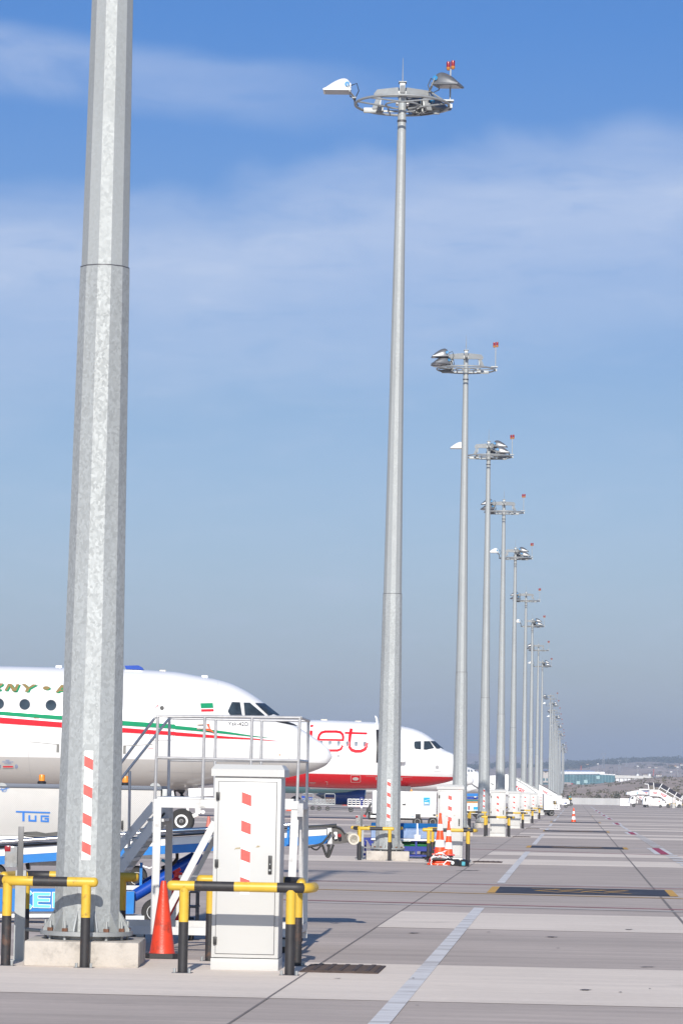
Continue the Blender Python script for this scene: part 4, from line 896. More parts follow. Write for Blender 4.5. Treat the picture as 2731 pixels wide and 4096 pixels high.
# legs (front left, rear left, front right, rear right)
def leg(a, b, d, w=.08):
    mb = MB(bp); mb.bar(P(a, d), P(b, d), w, w * .8, up=(0, 1, 0)); return mb.build('leg', alum, pf)
leg(zM(508, 590), zM(462, 2240), dF); leg(zM(668, 590), zM(645, 1900), dR, .075)
leg(zN(318, 715), zE(1285, 1120), dF + .02); leg(zN(470, 715), zE(1400, 1080), dR, .078)
mb = MB(bp); mb.bar(P(zN(395, 640), dF - .05), P(zN(390, 850), dF - .05), .06, .05); mb.bar(P(zN(385, 850), dF + .2), P(zE(1385, 1010), dF + .2), .035, .035); mb.build('jack_tube', steel, pf)
# braces
def brace(name, a, b, d, w): mb = MB(bp); mb.bar(P(a, d), P(b, d), .045, w, up=(0, 0, 1)); return mb.build(name, alum, pf)
brace('brace', zM(1275, 800), zM(620, 2030), dF + .05, .07); brace('brace', zM(1275, 1010), zM(690, 2130), dR, .055)
brace('stair_stringer', zM(470, 560), zM(-250, 1430), dF, .085); brace('stair_stringer', zM(470, 810), zM(-250, 1790), dF, .085)
brace('stair_stringer', zM(640, 700), zM(60, 1490), dR, .09); brace('stair_stringer', zM(640, 560), zM(0, 1380), dR, .09)
for k in range(7):
    t_ = .08 + k * .145
    a = P(zM(470, 700), dF).lerp(P(zM(-250, 1620), dF), t_); b = P(zM(620, 690), dR).lerp(P(zM(-60, 1590), dR), t_)
    mb = MB(bp); mb.bar(a + V((.05, .03, 0)), b + V((0, -.03, 0)), .17, .03); mb.build('tread', alum, pf)
# base frame and castors
C0, C1 = P(zM(-80, 2290), dF), P(zE(1290, 1150), dF); C0.z = C1.z = .21; D0, D1 = P(zM(-20, 2200), dR), P(zE(1400, 1120), dR); D0.z = D1.z = .21
for a, b in ((C0, C1), (D0, D1), (C1 + V((0, .04, 0)), D1 - V((0, .04, 0)))):
    mb = MB(bp); mb.bar(a, b, .06, .08); mb.build('base_beam', alum, pf)
for p in (C1, D1, C0 + V((.25, 0, 0)), D0 + V((.3, 0, 0))):
    q = p + V((-.08, 0, 0)); mb = MB(bp); mb.lathe([(.02, -.03), (.062, -.03), (.072, 0), (.062, .03), (.02, .03)], 20, (q.x, q.y, .073), (0, 1, 0)); ca = mb.build('castor', tyre, pf)
    mb = MB(bp); mb.box(q.x - .06, q.x + .06, q.y - .05, q.y - .035, .07, .16); mb.box(q.x - .06, q.x + .06, q.y + .035, q.y + .05, .07, .16); mb.box(q.x - .06, q.x + .06, q.y - .05, q.y + .05, .145, .16); mb.build('fork', galv2, ca)
# ------------------------------------------------------------------ belt loader with blue and white boom
dB = 38.5
bl = thing('belt_loader', 'blue and white belt loader with a black nose roller, boom passing behind the nearest mast', 'belt loader', gz(P(zE(300, 900), dB)))
o = bl.location
def pris(name, m, z, pts, d, ext, parent=bl, off=0):
    mb = MB(parent.location if parent.parent is None else parent.parent.location); mb.prism([p + V((0, off, 0)) for p in PL(z, pts, d)], (0, ext, 0)); return mb.build(name, m, parent)
def S2(*q): return q
zS = lambda x, y: (x, y)
sl = -.0642
def by(x, y0): return y0 + sl * x
x0, x1 = -420, 1306
bmx = MB(o); bmx.prism(PL(zS, [(x0, by(x0, 3395)), (x1, by(x1, 3395)), (x1, by(x1, 3424)), (x0, by(x0, 3424))], dB), (0, .06, 0)); bm_ = bmx.build('boom_upper_panel', whited, bl)
bmx = MB(o); bmx.prism(PL(zS, [(x0, by(x0, 3424.5)), (x1 + 2, by(x1, 3424.5)), (x1 + 4, by(x1, 3458)), (x0, by(x0, 3458))], dB), (0, .05, 0)); bmx.build('boom_lower_panel', blue, bl)
bmx = MB(o); bmx.prism([p + V((0, .9, 0)) for p in PL(zS, [(x0, by(x0, 3397)), (x1, by(x1, 3397)), (x1 + 4, by(x1, 3458)), (x0, by(x0, 3458))], dB)], (0, .05, 0)); bmx.build('boom_far_panel', blue, bl)
bmx = MB(o); a_, b_ = P((x0, by(x0, 3391)), dB), P((x1 + 40, by(x1, 3388)), dB); bmx.prism([a_ + V((0, .02, 0)), b_ + V((0, .02, 0)), b_ + V((0, .93, 0)), a_ + V((0, .93, 0))], (0, 0, .02)); bmx.build('belt', rubber, bl)
bmx = MB(o); bmx.path([P((x0, by(x0, 3368)), dB - .12), P((640, by(640, 3368)), dB - .12), P((1163, by(1163, 3374)), dB - .12), P((1170, by(1170, 3392)), dB - .12)], .028, 12); bmx.build('side_rail', chrome, bl)
for x in (190, 420, 650, 1150): pass
mb = MB(o); mb.prism(PL(zN, [(193, 1020), (230, 1018), (212, 1290), (175, 1292)], dB - .14), (0, .04, 0)); mb.tube(P(zN(193, 1275), dB - .16), P(zN(193, 1275), dB - .05), .013, n=12); mb.tube(P(zN(208, 1040), dB - .16), P(zN(208, 1040), dB - .05), .011, n=12); mb.build('rail_bracket', blue, bl)
mb = MB(o); mb.prism(PL(zN, [(818, 1024), (886, 1020), (893, 1272), (828, 1278)], dB - .03), (0, .99, 0)); mb.build('end_plate', alum, bl)
mb = MB(o); mb.prism(PL(zN, [(888, 1018), (985, 1010), (1045, 1040), (1090, 1110), (1148, 1125), (1148, 1255), (1030, 1272), (905, 1275)], dB - .02), (0, .97, 0)); mb.build('nose_frame', mat('nose_frame_grey', (.085, .08, .078), .55, .2, .3, 10), bl)
mb = MB(o); arcp = [(510, 1020), (880, 1000), (960, 1004), (1030, 1030), (1070, 1070), (1095, 1115)]
mb.prism(PL(zN, arcp + [(1085, 1118), (1060, 1078), (1022, 1040), (958, 1014), (880, 1010), (510, 1030)], dB - .05), (0, 1.03, 0)); mb.build('belt_nose', rubber, bl)
mb = MB(o); mb.prism(PL(zN, [(922, 1090), (970, 1088), (975, 1195), (930, 1203)], dB - .07), (0, .045, 0)); mb.build('switch_plate', tapew, bl)
mb = MB(o); p_ = P(zN(1010, 1143), dB - .06); mb.tube(p_ - V((0, .06, 0)), p_, .022, n=16); mb.build('stop_button', redl, bl)
mb = MB(o); p_ = P(zN(922, 1143), dB - .06); mb.tube(p_ - V((0, .03, 0)), p_, .018, n=16); mb.build('bolt_boss', darksteel, bl)
# cream bumper roller across the nose
c0 = P(zN(1235, 1203), dB - .12); mb = MB(o); ax = V((-.13, 1, .05)).normalized()
mb.lathe([(.049, .004), (.051, 0), (.068, 0), (.071, .008), (.071, .35), (.051, .35), (.049, .34), (.049, .004)], 32, c0, ax); n_ = 32
mb.build('nose_roller', cream, bl)
mb = MB(o); mb.bar(P(zN(1120, 1190), dB + .1), P(zN(1200, 1190), dB + .1), .06, .09)
mb.build('roller_arm', darksteel, bl)
cbl = [([(880, 1090), (800, 1200), (720, 1275), (520, 1325), (380, 1330)], .014), ([(560, 1320), (600, 1355), (660, 1365), (720, 1300)], .010), ([(740, 1290), (780, 1400), (810, 1470), (840, 1475), (865, 1420), (915, 1285)], .015), ([(815, 1290), (845, 1330), (830, 1400), (815, 1455)], .014), ([(860, 1290), (840, 1340), (850, 1410), (830, 1480)], .014)]
for pts, r_ in cbl:
    mb = MB(o); pp = PL(zN, pts, dB - .10); sm = []
    for i in range(len(pp) - 1):
        for k in range(5):
            t_ = k / 5; a, b, c, d = pp[max(i - 1, 0)], pp[i], pp[i + 1], pp[min(i + 2, len(pp) - 1)]
            sm.append(.5 * ((2 * b) + (c - a) * t_ + (2 * a - 5 * b + 4 * c - d) * t_ ** 2 + (3 * b - a - 3 * c + d) * t_ ** 3))
    sm.append(pp[-1]); mb.path(sm, r_, 8); mb.build('cable', rubber, bl)
# lift arms and chassis
mb = MB(o); mb.tube(P(zM(180, 1800), dB + .3), P(zM(1110, 1240), dB + .3), .072, n=16); mb.build('lift_arm', navy, bl)
mb = MB(o); mb.tube(P(zM(60, 1800), dB + .95), P(zM(1010, 1260), dB + .95), .065, n=16); mb.build('lift_arm', navy, bl)
mb = MB(o); mb.prism(PL(zM, [(-50, 1735), (195, 1735), (185, 2035), (-50, 2035)], dB), (0, .3, 0)); mb.box(P(zM(240, 1750), dB).x, P(zM(275, 1750), dB).x, dB + .3, dB + .4, .35, .75); mb.build('pedestal', blue, bl)
mb = MB(o); mb.prism(PL(zM, [(-600, 1650), (425, 1655), (425, 1710), (-600, 1715)], dB + .35), (0, .08, 0)); mb.build('chassis_rail', alum, bl)
mb = MB(o); pp = PL(zK, [(-700, 1545), (860, 1555), (860, 1645), (-700, 1650)], dB - .1); mb.prism(pp, (0, .12, 0)); mb.build('chassis_rail', whited, bl)
mb = MB(o); mb.prism(PL(zM, [(-200, 2060), (330, 2060), (330, 2120), (-200, 2125)], dB), (0, .5, 0)); mb.build('chassis_beam', alum, bl)
sg = MB(o); sg.prism(PL(zK, [(-420, 1192), (1150, 1192), (1150, 1550), (-420, 1553)], dB - .16), (0, .04, 0)); sb = sg.build('side_panel', blue, bl)
mb = MB(o); mw = MB(o)
def lett(polys, dd, m_): 
    for q in polys: m_.poly(PL(zK, q, dd))
Ep = [[(522, 1245), (800, 1250), (793, 1312), (606, 1308), (604, 1337), (790, 1345), (785, 1404), (604, 1402), (603, 1440), (800, 1447), (797, 1500), (518, 1492)]]
# letters made of convex pieces: white edging below, cyan face above
def eletter(x, gap, m_, dd):
    g = gap
    lett([[(x + g, 1245 + g), (x + 84 - g, 1245 + g), (x + 84 - g, 1493 - g), (x + g, 1493 - g)], [(x + 84 - g, 1245 + g), (x + 280 - g, 1248 + g), (x + 275 - g, 1312 - g), (x + 84 - g, 1310 - g)],
          [(x + 84 - g, 1338 + g), (x + 272 - g, 1342 + g), (x + 268 - g, 1405 - g), (x + 84 - g, 1402 - g)], [(x + 84 - g, 1438 + g), (x + 282 - g, 1445 + g), (x + 278 - g, 1500 - g), (x + 84 - g, 1497 - g)]], dd, m_)
eletter(520, 0, mw, dB - .172); eletter(520, 9, mb, dB - .176)
lett([[(822, 1245), (905, 1245), (905, 1500), (820, 1500)], [(905, 1430), (1040, 1432), (1040, 1500), (905, 1500)]], dB - .172, mw); lett([[(832, 1254), (896, 1254), (896, 1491), (830, 1491)], [(896, 1440), (1030, 1441), (1030, 1491), (896, 1491)]], dB - .176, mb)
cst = [(498, 1290), (470, 1255), (400, 1245), (340, 1255), (308, 1300), (300, 1370), (308, 1440), (340, 1485), (400, 1495), (470, 1488), (498, 1450)]
lett(stroke(cst, 62), dB - .172, mw); lett(stroke(cst, 44), dB - .176, mb)
mw.build('letter_edging', tapew, sb); mb.build('lettering', cyan, sb)
wheel(bl, P(zM(470, 2010), dB + .1), .165, .12); wheel(bl, P(zM(470, 2010), dB + .1) + V((0, 1.2, 0)), .165, .12)
wheel(bl, gz(P(zK(-330, 1480), dB + .1)) + V((0, 0, .165)), .165, .12); wheel(bl, gz(P(zK(-330, 1480), dB + 1.3)) + V((0, 0, .165)), .165, .12)
mb = MB(o); mb.tube(P(zM(560, 1310), dB + 1.2), P(zM(870, 1430), dB + 1.2), .02, n=10); mb.build('hose', cyan, bl)
mb = MB(o); mb.path(PL(zM, [(770, 1220), (770, 1290), (735, 1340), (700, 1365), (560, 1420)], dB + .6), .022, 8); mb.build('cable', rubber, bl)
for yy, nm in ((1130, 'control_box'),):
    mb = MB(o); mb.prism(PL(zK, [(400, 800), (460, 785), (460, 900), (420, 890)], dB + .5), (0, .2, 0)); mb.build(nm, black, bl)
mb = MB(o); mb.prism(PL(zK, [(460, 785), (1000, 745), (1000, 835), (470, 833)], dB + .45), (0, .3, 0)); mb.build('belly_tray', whited, bl)
# ------------------------------------------------------------------ silver tread plate power unit
dG = 52.0
gu = thing('ground_power_unit', 'silver tread plate power unit with blue lettering and amber beacon behind the nearest mast', 'power unit', gz(P((300, 3350), dG)))
o = gu.location; Lp, Rp = P((-330, 3160), dG), P((645, 3149), dG); tz = P((640, 3144), dG).z; bz = P((300, 3348), dG).z
mb = MB(o); mb.box(Lp.x, Rp.x, dG, dG + 1.7, bz, tz - .07, bev=.015); mb.build('body', treadm, gu)
mb = MB(o); mb.box(Lp.x - .02, Rp.x + .01, dG - .02, dG + 1.72, tz - .068, tz, bev=.01); mb.build('roof', treadd, gu)
mb = MB(o); mb.box(Lp.x - .02, Rp.x + .02, dG - .03, dG + 1.7, bz - .09, bz - .004, bev=.01); mb.build('sill', whited, gu)
mb = MB(o); mb.box(Rp.x + .012, Rp.x + .10, dG + .1, dG + 1.5, bz + .2, tz - .05, bev=.01); mb.build('radiator', galv2, gu)
mb = MB(o); mb.box(Rp.x - .0, Rp.x + .05, dG - .012, dG + .0, tz - .45, tz - .25); mb.build('marker', amber, gu)
for c_, nm in ((378, 1), (1125, 1)):
    p_ = P(zA(c_, 1160), dG + .5); mb = MB(o); mb.lathe([(.07, 0), (.075, .03), (.055, .05)], 16, (p_.x, dG + .5, tz)); b_ = mb.build('beacon', black, gu); mb = MB(o); mb.lathe([(.052, .05), (.052, .14), (.045, .155), (0, .156)], 16, (p_.x, dG + .5, tz)); mb.build('lens', amber, b_)
for c_ in (18, 1393):
    p_ = P(zA(c_, 1205), dG - .03); mb = MB(o); mb.prism([V((p_.x + .085 * math.cos(a), dG - .035, p_.z - .03 + .06 * math.sin(a))) for a in [math.pi * k / 10 for k in range(11)]], (0, .03, 0)); mb.build('lamp_guard', galv2, gu)
mb = MB(o)
T_ = stroke([(145, 1448), (452, 1458)], 14) + stroke([(213, 1450), (213, 1535)], 20) + stroke([(266, 1480), (266, 1528), (322, 1531), (322, 1482)], 17) + stroke([(442, 1490), (374, 1488), (374, 1533), (434, 1536), (434, 1512), (402, 1511)], 15)
for q in zp(zA, T_): mb.poly([P(p, dG - .012) for p in q])
mb.build('lettering', bluetxt, gu)
mb = MB(o)
for q in zp(zA, [stroke(ell(40, 1245, 24, 26, 14) + ell(40, 1245, 24, 26, 14)[:1], 5)[k] for k in range(14)] + stroke([(-10, 1252), (86, 1236)], 6) + stroke([(20, 1258), (60, 1240)], 12)): mb.poly([P(p, dG - .012) for p in q])
mb.build('emblem', mat('emblem_blue', (.10, .22, .50), .5), gu)
mb = MB(o); mb.box(P(zM(22, 780), dG).x, P(zM(50, 780), dG).x, dG - .05, dG - .005, P(zM(22, 900), dG).z, P(zM(22, 780), dG).z, bev=.01); mb.build('latch', black, gu)
for k in range(5):
    mb = MB(o); pp = PL(zK, [(300 + k * 6, 350 - k * 6), (420, 325 + k * 9), (580, 318 + k * 14), (720, 345 + k * 9), (900, 322 + k * 16), (1150, 330 + k * 12), (1300, 350)], dG - .25 - .02 * k); mb.path(pp, .022, 6); mb.build('cable', rubber, gu)
wheel(gu, gz(P(zM(230, 1480), dG + .2)) + V((0, 0, .18)), .18, .14, whited); wheel(gu, gz(P(zK(-60, 900), dG + .2)) + V((0, 0, .18)), .18, .14, whited)
wheel(gu, gz(P(zM(230, 1480), dG + 1.4)) + V((0, 0, .18)), .18, .14, whited); wheel(gu, gz(P(zK(-60, 900), dG + 1.4)) + V((0, 0, .18)), .18, .14, whited)
mb = MB(o); mb.box(Lp.x + .1, Rp.x - .1, dG + .3, dG + 1.3, .5, bz - .09); mb.build('undercarriage', darksteel, gu)
mb = MB(o); pp = PL(zM, [(265, 1370), (330, 1400), (400, 1420), (435, 1405)], dG - .3); mb.path(pp, .012, 6); mb.build('rope', tapew, gu)
# ------------------------------------------------------------------ traffic cones
def cone(name_label, x, y, h, rb, old, bands=(), base='black', group=None):
    t = thing('traffic_cone', name_label, 'cone', (x, y, 0)); o_ = t.location
    rt_ = rb * .24; mb = MB(o_); z0 = .05
    seg = []; 
    def rr(s): return rb + (rt_ - rb) * s
    mb.lathe([(rb * 1.06, z0), (rb, z0 + .02)] + [(rr(k / 10), z0 + .02 + (h - z0 - .02) * k / 10) for k in range(1, 10)] + [(rt_ * 1.0, h - .02), (rt_ * .8, h)], 28, (x, y, 0)); bd = mb.build('body', orange if old else orange2, t)
    for a, b in bands:
        mb = MB(o_); mb.lathe([(rr(a) + .003, z0 + (h - z0) * a), (rr(b) + .003, z0 + (h - z0) * b)], 28, (x, y, 0)); mb.build('white_band', tapew, bd)
    mb = MB(o_); s = rb * 1.28
    pts = [V((x + s * cx_ * a, y + s * cy_ * b, 0)) for cx_, cy_, a, b in ((1, 1, 1, .72), (1, 1, .72, 1), (-1, 1, .72, 1), (-1, 1, 1, .72), (-1, -1, 1, .72), (-1, -1, .72, 1), (1, -1, .72, 1), (1, -1, 1, .72))]
    mb.prism([p + V((0, 0, .004)) for p in pts], (0, 0, .046)); mb.build('base', blk if base == 'black' else orange2, t); return t
c0 = G(zE(286, 1245)); c0.y += .12
cone('scuffed plain orange cone standing between the nearest mast and nearest cabinet', c0.x, c0.y, .755, .122, True)
c1 = G(zF(829, 573)); cone('orange and white cone standing alone on the open apron', c1.x, c1.y, .95, .15, False, ((.16, .38), (.58, .76)))
# the tied pair with the pile of rings by the second cabinet
q0 = G(zR(1090, 1610)); q0.y += .15
def ring_(lab, x, y, z, r, m, cat='cone base', name='cone_base'):
    mb = MB((x, y, z)); n = 8; k = .0
    mb.lathe([(r, 0), (r * 1.03, .02), (r, .045), (r * .6, .055), (r * .45, .05)], 8, (x, y, z), ph=math.pi / 8); o_ = mb.build(name, m); o_.location = (x, y, z); tag(o_, lab, cat); return o_
ring_('lowest orange cone base in the pile at the second cabinet', q0.x + .0, q0.y, .004, .31, orange2); ring_('second orange cone base up in the pile at the second cabinet', q0.x + .03, q0.y + .02, .062, .30, orange2)
ring_('lower black rubber cone base in the pile at the second cabinet', q0.x - .03, q0.y - .0, .120, .35, blk); ring_('upper black rubber cone base in the pile at the second cabinet', q0.x - .0, q0.y + .02, .178, .33, blk)
for lab, x, y, z, h, rb in (('taller orange and white cone tied with chain on the pile of bases', q0.x + .0, q0.y, .235, .93, .137), ('shorter orange and white cone beside the chained cone', q0.x + .21, q0.y + .16, .225, .76, .107)):
    t = thing('traffic_cone', lab, 'cone', (x, y, z)); o_ = t.location; rt_ = .028
    def rr(s): return rb + (rt_ - rb) * s
    mb = MB(o_); mb.lathe([(rr(k / 8), z + h * k / 8) for k in range(9)] + [(rt_ + .006, z + h + .03), (rt_ * .5, z + h + .055)], 28, (x, y, 0)); bd = mb.build('body', orange2, t)
    for a, b in ((.20, .38), (.62, .78)) if rb > .12 else ((.20, .40), (.60, .77)):
        mb = MB(o_); mb.lathe([(rr(a) + .004, z + h * a), (rr(b) + .004, z + h * b)], 28, (x, y, 0)); mb.build('white_band', tapew, bd)
    mb = MB(o_); s = rb * 1.35; mb.box(x - s, x + s, y - s, y + s, z - .0, z + .03, bev=.01); mb.build('base', orange2 if rb > .12 else redp, t)
ch = thing('chain', 'red and white plastic chain wound round the tied cones', 'chain', (q0.x, q0.y - .3, .3)); o_ = ch.location
paths = [[(1000, 1370), (1040, 1410), (1100, 1420), (1160, 1440), (1240, 1500)], [(1185, 1385), (1120, 1415), (1060, 1425), (1000, 1450), (960, 1500)], [(950, 1500), (1010, 1478), (1090, 1482), (1150, 1500), (1230, 1490)], [(965, 1500), (962, 1540), (950, 1580), (960, 1620), (1010, 1635), (1050, 1620), (1060, 1590)], [(940, 1500), (935, 1570)], [(1140, 1590), (1160, 1610), (1200, 1620), (1245, 1640)], [(975, 1485), (1050, 1470), (1160, 1470), (1165, 1500)]]
mw = MB(o_); mr2 = MB(o_)
for i, pth in enumerate(paths):
    pp = PL(zR, pth, q0.y - .30); ln = sum((b - a).length for a, b in zip(pp, pp[1:])); s = 0; k = 0
    while s < ln:
        r_ = s; 
        for a, b in zip(pp, pp[1:]):
            l_ = (b - a).length
            if r_ <= l_: p = a.lerp(b, r_ / l_); tn = (b - a).normalized(); break
            r_ -= l_
        sd = V((-tn.z, 0, tn.x)) if k % 2 else V((0, 1, 0))
        m_ = mr2 if (i in (4,) or (i == 0 and k < 4) or (k + i) % 9 == 0) else mw
        lp = [p + tn * .026 * math.cos(a) + sd * .014 * math.sin(a) for a in [2 * math.pi * j / 10 for j in range(11)]]; m_.path(lp, .006, 5, False); s += .034; k += 1
mw.build('white_links', tapew, ch); mr2.build('red_links', redp, ch)
def chock(lab, q, s):
    c = G(q); t = thing('wheel_chock', lab, 'wheel chock', c, -.5); 
    mb = MB(); mb.prism([(-.10, -.1, 0), (.10, -.1, 0), (.095, -.1, .09), (.045, -.1, .155), (-.04, -.1, .155), (-.095, -.1, .09)], (0, .2, 0)); bmesh.ops.bevel(mb.bm, geom=mb.bm.edges[:], offset=.012, segments=2, affect='EDGES'); b = mb.build('block', rubber, t)
    mb = MB()
    if s: 
        for k in range(3): mb.box(.0, .085, -.108, -.102, .03 + k * .03, .048 + k * .03)
        mb.build('teal_stripe', cyan, b)
    else: mb.lathe([(.02, -.012), (.04, -.012), (.04, .0), (.02, .0)], 16, (-.02, -.1, .07), (0, 1, 0)); mb.path([(-.02, -.12, .1), (-.12, -.2, .12), (-.2, -.24, .03)], .012, 6); mb.build('rope', tapew, b)
    return t
chock('black rubber wheel chock with a rope eye beside the cone pile', zR(1335, 1620), 0); chock('black rubber wheel chock with teal stripes beside the second cabinet', zR(1465, 1630), 1)
# ------------------------------------------------------------------ call posts with clear box
def callpost(lab, qbase, h):
    c = G(qbase); t = thing('call_post', lab, 'emergency call post', (c.x, c.y, 0))
    mb = MB(); mb.box(-.05, .05, -.03, .03, 0, .86); mb.box(-.10, .10, -.07, .07, 0, .012); mb.build('channel_post', galv2, t)
    mb = MB(); mb.box(-.034, .020, -.045, -.031, .80, h, bev=.003); mb.build('upper_post', mat('post_grey', (.13, .13, .135), .5, .3, .15, 8), t)
    cl = mat('clear_plastic', (.50, .50, .49), .15, 0, .15, 12); cl.node_tree.nodes['Principled BSDF'].inputs['Transmission Weight'].default_value = .55
    mb = MB(); mb.box(-.155, -.036, -.06, .05, .885, 1.085, bev=.01); bx = mb.build('box', cl, t)
    mb = MB(); mb.box(-.158, -.10, -.064, .054, 1.035, 1.09, bev=.008); mb.build('lid', redl, bx)
    mb = MB(); mb.lathe([(.03, 0), (.032, .05), (.02, .065)], 14, (-.07, -.0, .965), (-1, 0, 0)); mb.m = 1; mb.lathe([(.0, .066), (.018, .066), (.018, .085), (0, .088)], 12, (-.07, 0, .965), (-1, 0, 0)); mb.build('button', [lampwhite, redl], bx)
    mb = MB(); mb.tube((.04, .03, .30), (.5, .1, .27), .018, n=8); mb.build('conduit', galv2, t)
    return t
callpost('galvanised call post with a red topped clear box left of the nearest mast', zK(300, 2330), 1.275)
callpost('galvanised call post with a red topped clear box left of the second mast', zN(1350, 1520), 1.275)
# ------------------------------------------------------------------ nitrogen bottle cart
dN = 80.6
nc = thing('gas_bottle_cart', 'blue nitrogen cart with a green gas bottle behind the second mast', 'gas cart', gz(P(zR(700, 1480), dN))); o = nc.location
def X(z, x, y, d): return P(z(x, y), d)
a, b = P(zR(20, 945), dN), P(zR(1110, 945), dN); z1 = P(zR(700, 1195), dN).z
mb = MB(o); n = 8; L_ = [(0, a.z), (.9, a.z), (.95, a.z - .1), (.95, z1), (0, z1 - .0)]
mb.prism([V((a.x, dN + .18, a.z)), V((a.x, dN + .95, a.z)), V((a.x, dN + .95, z1)), V((a.x, dN - .02, z1)), V((a.x, dN + .03, z1 + .25))], (b.x - a.x, 0, 0)); bmesh.ops.bevel(mb.bm, geom=mb.bm.edges[:], offset=.012, segments=2, affect='EDGES'); cv = mb.build('cover', mat('blue_canvas_cover', (.010, .10, .29), .42, 0, .2, 3, dirt=(.05, .14, .27), dirt_amt=.5, dscale=3, dpos=.58, bump=.3, bscale=6), nc)
for x_, nm in ((738, 'strap'),):
    mb = MB(o); p0, p1, p2 = P(zR(738, 945), dN + .16), P(zR(738, 1100), dN), P(zR(742, 1195), dN - .04); mb.bar(V((p0.x, dN + .17, a.z)), V((p0.x, dN + .015, z1 + .25)), .035, .012, up=(0, 1, 0)); mb.bar(V((p0.x, dN + .01, z1 + .25)), V((p0.x, dN - .04, z1 - .02)), .035, .012, up=(0, 1, 0)); mb.box(p0.x - .075, p0.x + .075, dN - .06, dN - .04, z1 - .03, z1 + .1, bev=.01); mb.build(nm, tapew, cv)
mb = MB(o); mb.box(a.x, b.x, dN - .05, dN - .02, z1 - .05, z1 - .008); mb.build('trim', tapew, nc)
fz = lambda y: P(zR(700, y), dN).z
mb = MB(o); mb.box(a.x, b.x, dN - .01, dN + .03, fz(1240), fz(1208)); mb.box(a.x, b.x, dN, dN + .05, fz(1390), fz(1315)); mb.box(a.x - .3, b.x + .2, dN, dN + .06, fz(1475), fz(1445)); mb.box(P(zR(725, 0), dN).x, P(zR(755, 0), dN).x, dN - .015, dN + .03, fz(1450), fz(1235)); mb.box(a.x - .3, b.x + .2, dN + .85, dN + .9, fz(1475), fz(1445)); mb.build('frame', dblue, nc)
mb = MB(o); mb.tube((a.x + .15, dN + .2, fz(1290)), (b.x - .05, dN + .2, fz(1290)), .075, n=20); mb.build('gas_bottle', green, nc)
mb = MB(o); q = PL(zR, [(472, 1212), (634, 1214), (634, 1237), (472, 1236)], dN - .055); mb.prism(q, (0, .004, 0)); lb = mb.build('label', mat('label_cream', (.62, .64, .5), .5), nc)
mb = MB(o); p0, p1, p2 = P(zR(490, 1233), dN - .06), P(zR(612, 1233), dN - .06), P(zR(490, 1218), dN - .06); lay_text(mb, 'NITROGEN', p0, p1 - p0, p2 - p0); mb.build('lettering', bluetxt, lb)
mb = MB(o); q = PL(zN, [(1380, 1180), (1530, 1178), (1555, 1310), (1500, 1320), (1440, 1215), (1390, 1215)], dN); mb.prism(q, (0, .4, 0)); mb.build('drawbar_plate', dblue, nc)
mb = MB(o); mb.path(PL(zN, [(1390, 1225), (1415, 1240), (1410, 1375), (1500, 1390)], dN), .03, 8); mb.build('drawbar', dblue, nc)
for x_ in (100, 900):
    for y_ in (.1, .8): wheel(nc, V((P(zR(x_, 0), dN).x, dN + y_, .13)), .13, .08, galv2)
tb = thing('tow_bar', 'dark blue tow bar standing upright with a ring eye at its top', 'tow bar', gz(P(zN(1350, 1200), 80))); o = tb.location
mb = MB(o); q0_, q1_ = P(zN(1348, 990), 80), P(zN(1357, 610), 80); q0_.z = .6; mb.tube(gz(q0_) + V((0, 0, .1)), q1_, .021, n=10); mb.build('shaft', dblue, tb)
mb = MB(o); ce = P(zN(1357, 576), 80); mb.path([ce + V((.043 * math.cos(a), 0, .043 * math.sin(a))) for a in [2 * math.pi * k / 16 for k in range(17)]], .012, 8, False); mb.build('ring_eye', dblue, tb)
mb = MB(o); mb.tube(P(zN(1353, 718), 80), P(zN(1354, 675), 80), .026, n=12); mb.build('white_band', tapew, tb)
mb = MB(o); mb.box(q1_.x - .06, q1_.x + .06, 79.95, 80.05, 0, .1, bev=.02); mb.build('foot', dblue, tb)
# ------------------------------------------------------------------ white ground power unit with square sign
dI = 160.0
iu = thing('ground_power_unit', 'white power unit with a blue square sign and amber beacon under the red jet nose', 'power unit', gz(P(zR(700, 900), dI))); o = iu.location
def bxp(name, m, z, x0, y0, x1, y1, d0, d1, parent, bev=.02):
    a, b = P(z(x0, y1), d0), P(z(x1, y0), d0); mb = MB(o); mb.box(min(a.x, b.x), max(a.x, b.x), d0, d1, a.z, b.z, bev=bev); return mb.build(name, m, parent)
bxp('body', whited, zR, 70, 462, 1040, 800, dI, dI + 1.9, iu, .05); bxp('lower_body', whited, zR, 786, 802, 1035, 858, dI + .02, dI + 1.8, iu)
bxp('front_panel', white, zN, 1522, 445, 1640, 800, dI - .2, dI + 1.9, iu, .05)
bxp('skirt', black, zR, -30, 795, 784, 895, dI + .01, dI + 1.6, iu, .01)
bxp('bumper', whited, zN, 1490, 830, 1640, 865, dI - .1, dI + 1.9, iu)
st = bxp('sticker_strip', tapew, zR, 380, 806, 708, 868, dI - .03, dI - .0, iu, 0)
mb = MB(o)
for t_, x0_, x1_ in (('Onur', 470, 512), ('C&R', 540, 594), ('airBaltic', 622, 692)):
    p0, p1, p2 = P(zR(x0_, 850), dI - .04), P(zR(x1_, 850), dI - .04), P(zR(x0_, 828), dI - .04)
    if t_ == 'C&R': t_ = 'CNR'
    elif t_ == 'Onur': t_ = 'orjet'
    else: t_ = 'airbaltik'
    lay_text(mb, t_, p0, p1 - p0, p2 - p0, .2, .02)
mb.build('lettering', bluetxt, st)
sn = bxp('sign', isgb, zR, 835, 549, 939, 655, dI - .03, dI - .002, iu, 0)
mb = MB(o); p0, p1, p2 = P(zR(848, 650), dI - .05), P(zR(920, 650), dI - .05), P(zR(848, 621), dI - .05); lay_text(mb, 'ISG', p0, p1 - p0, p2 - p0, 0, .04)
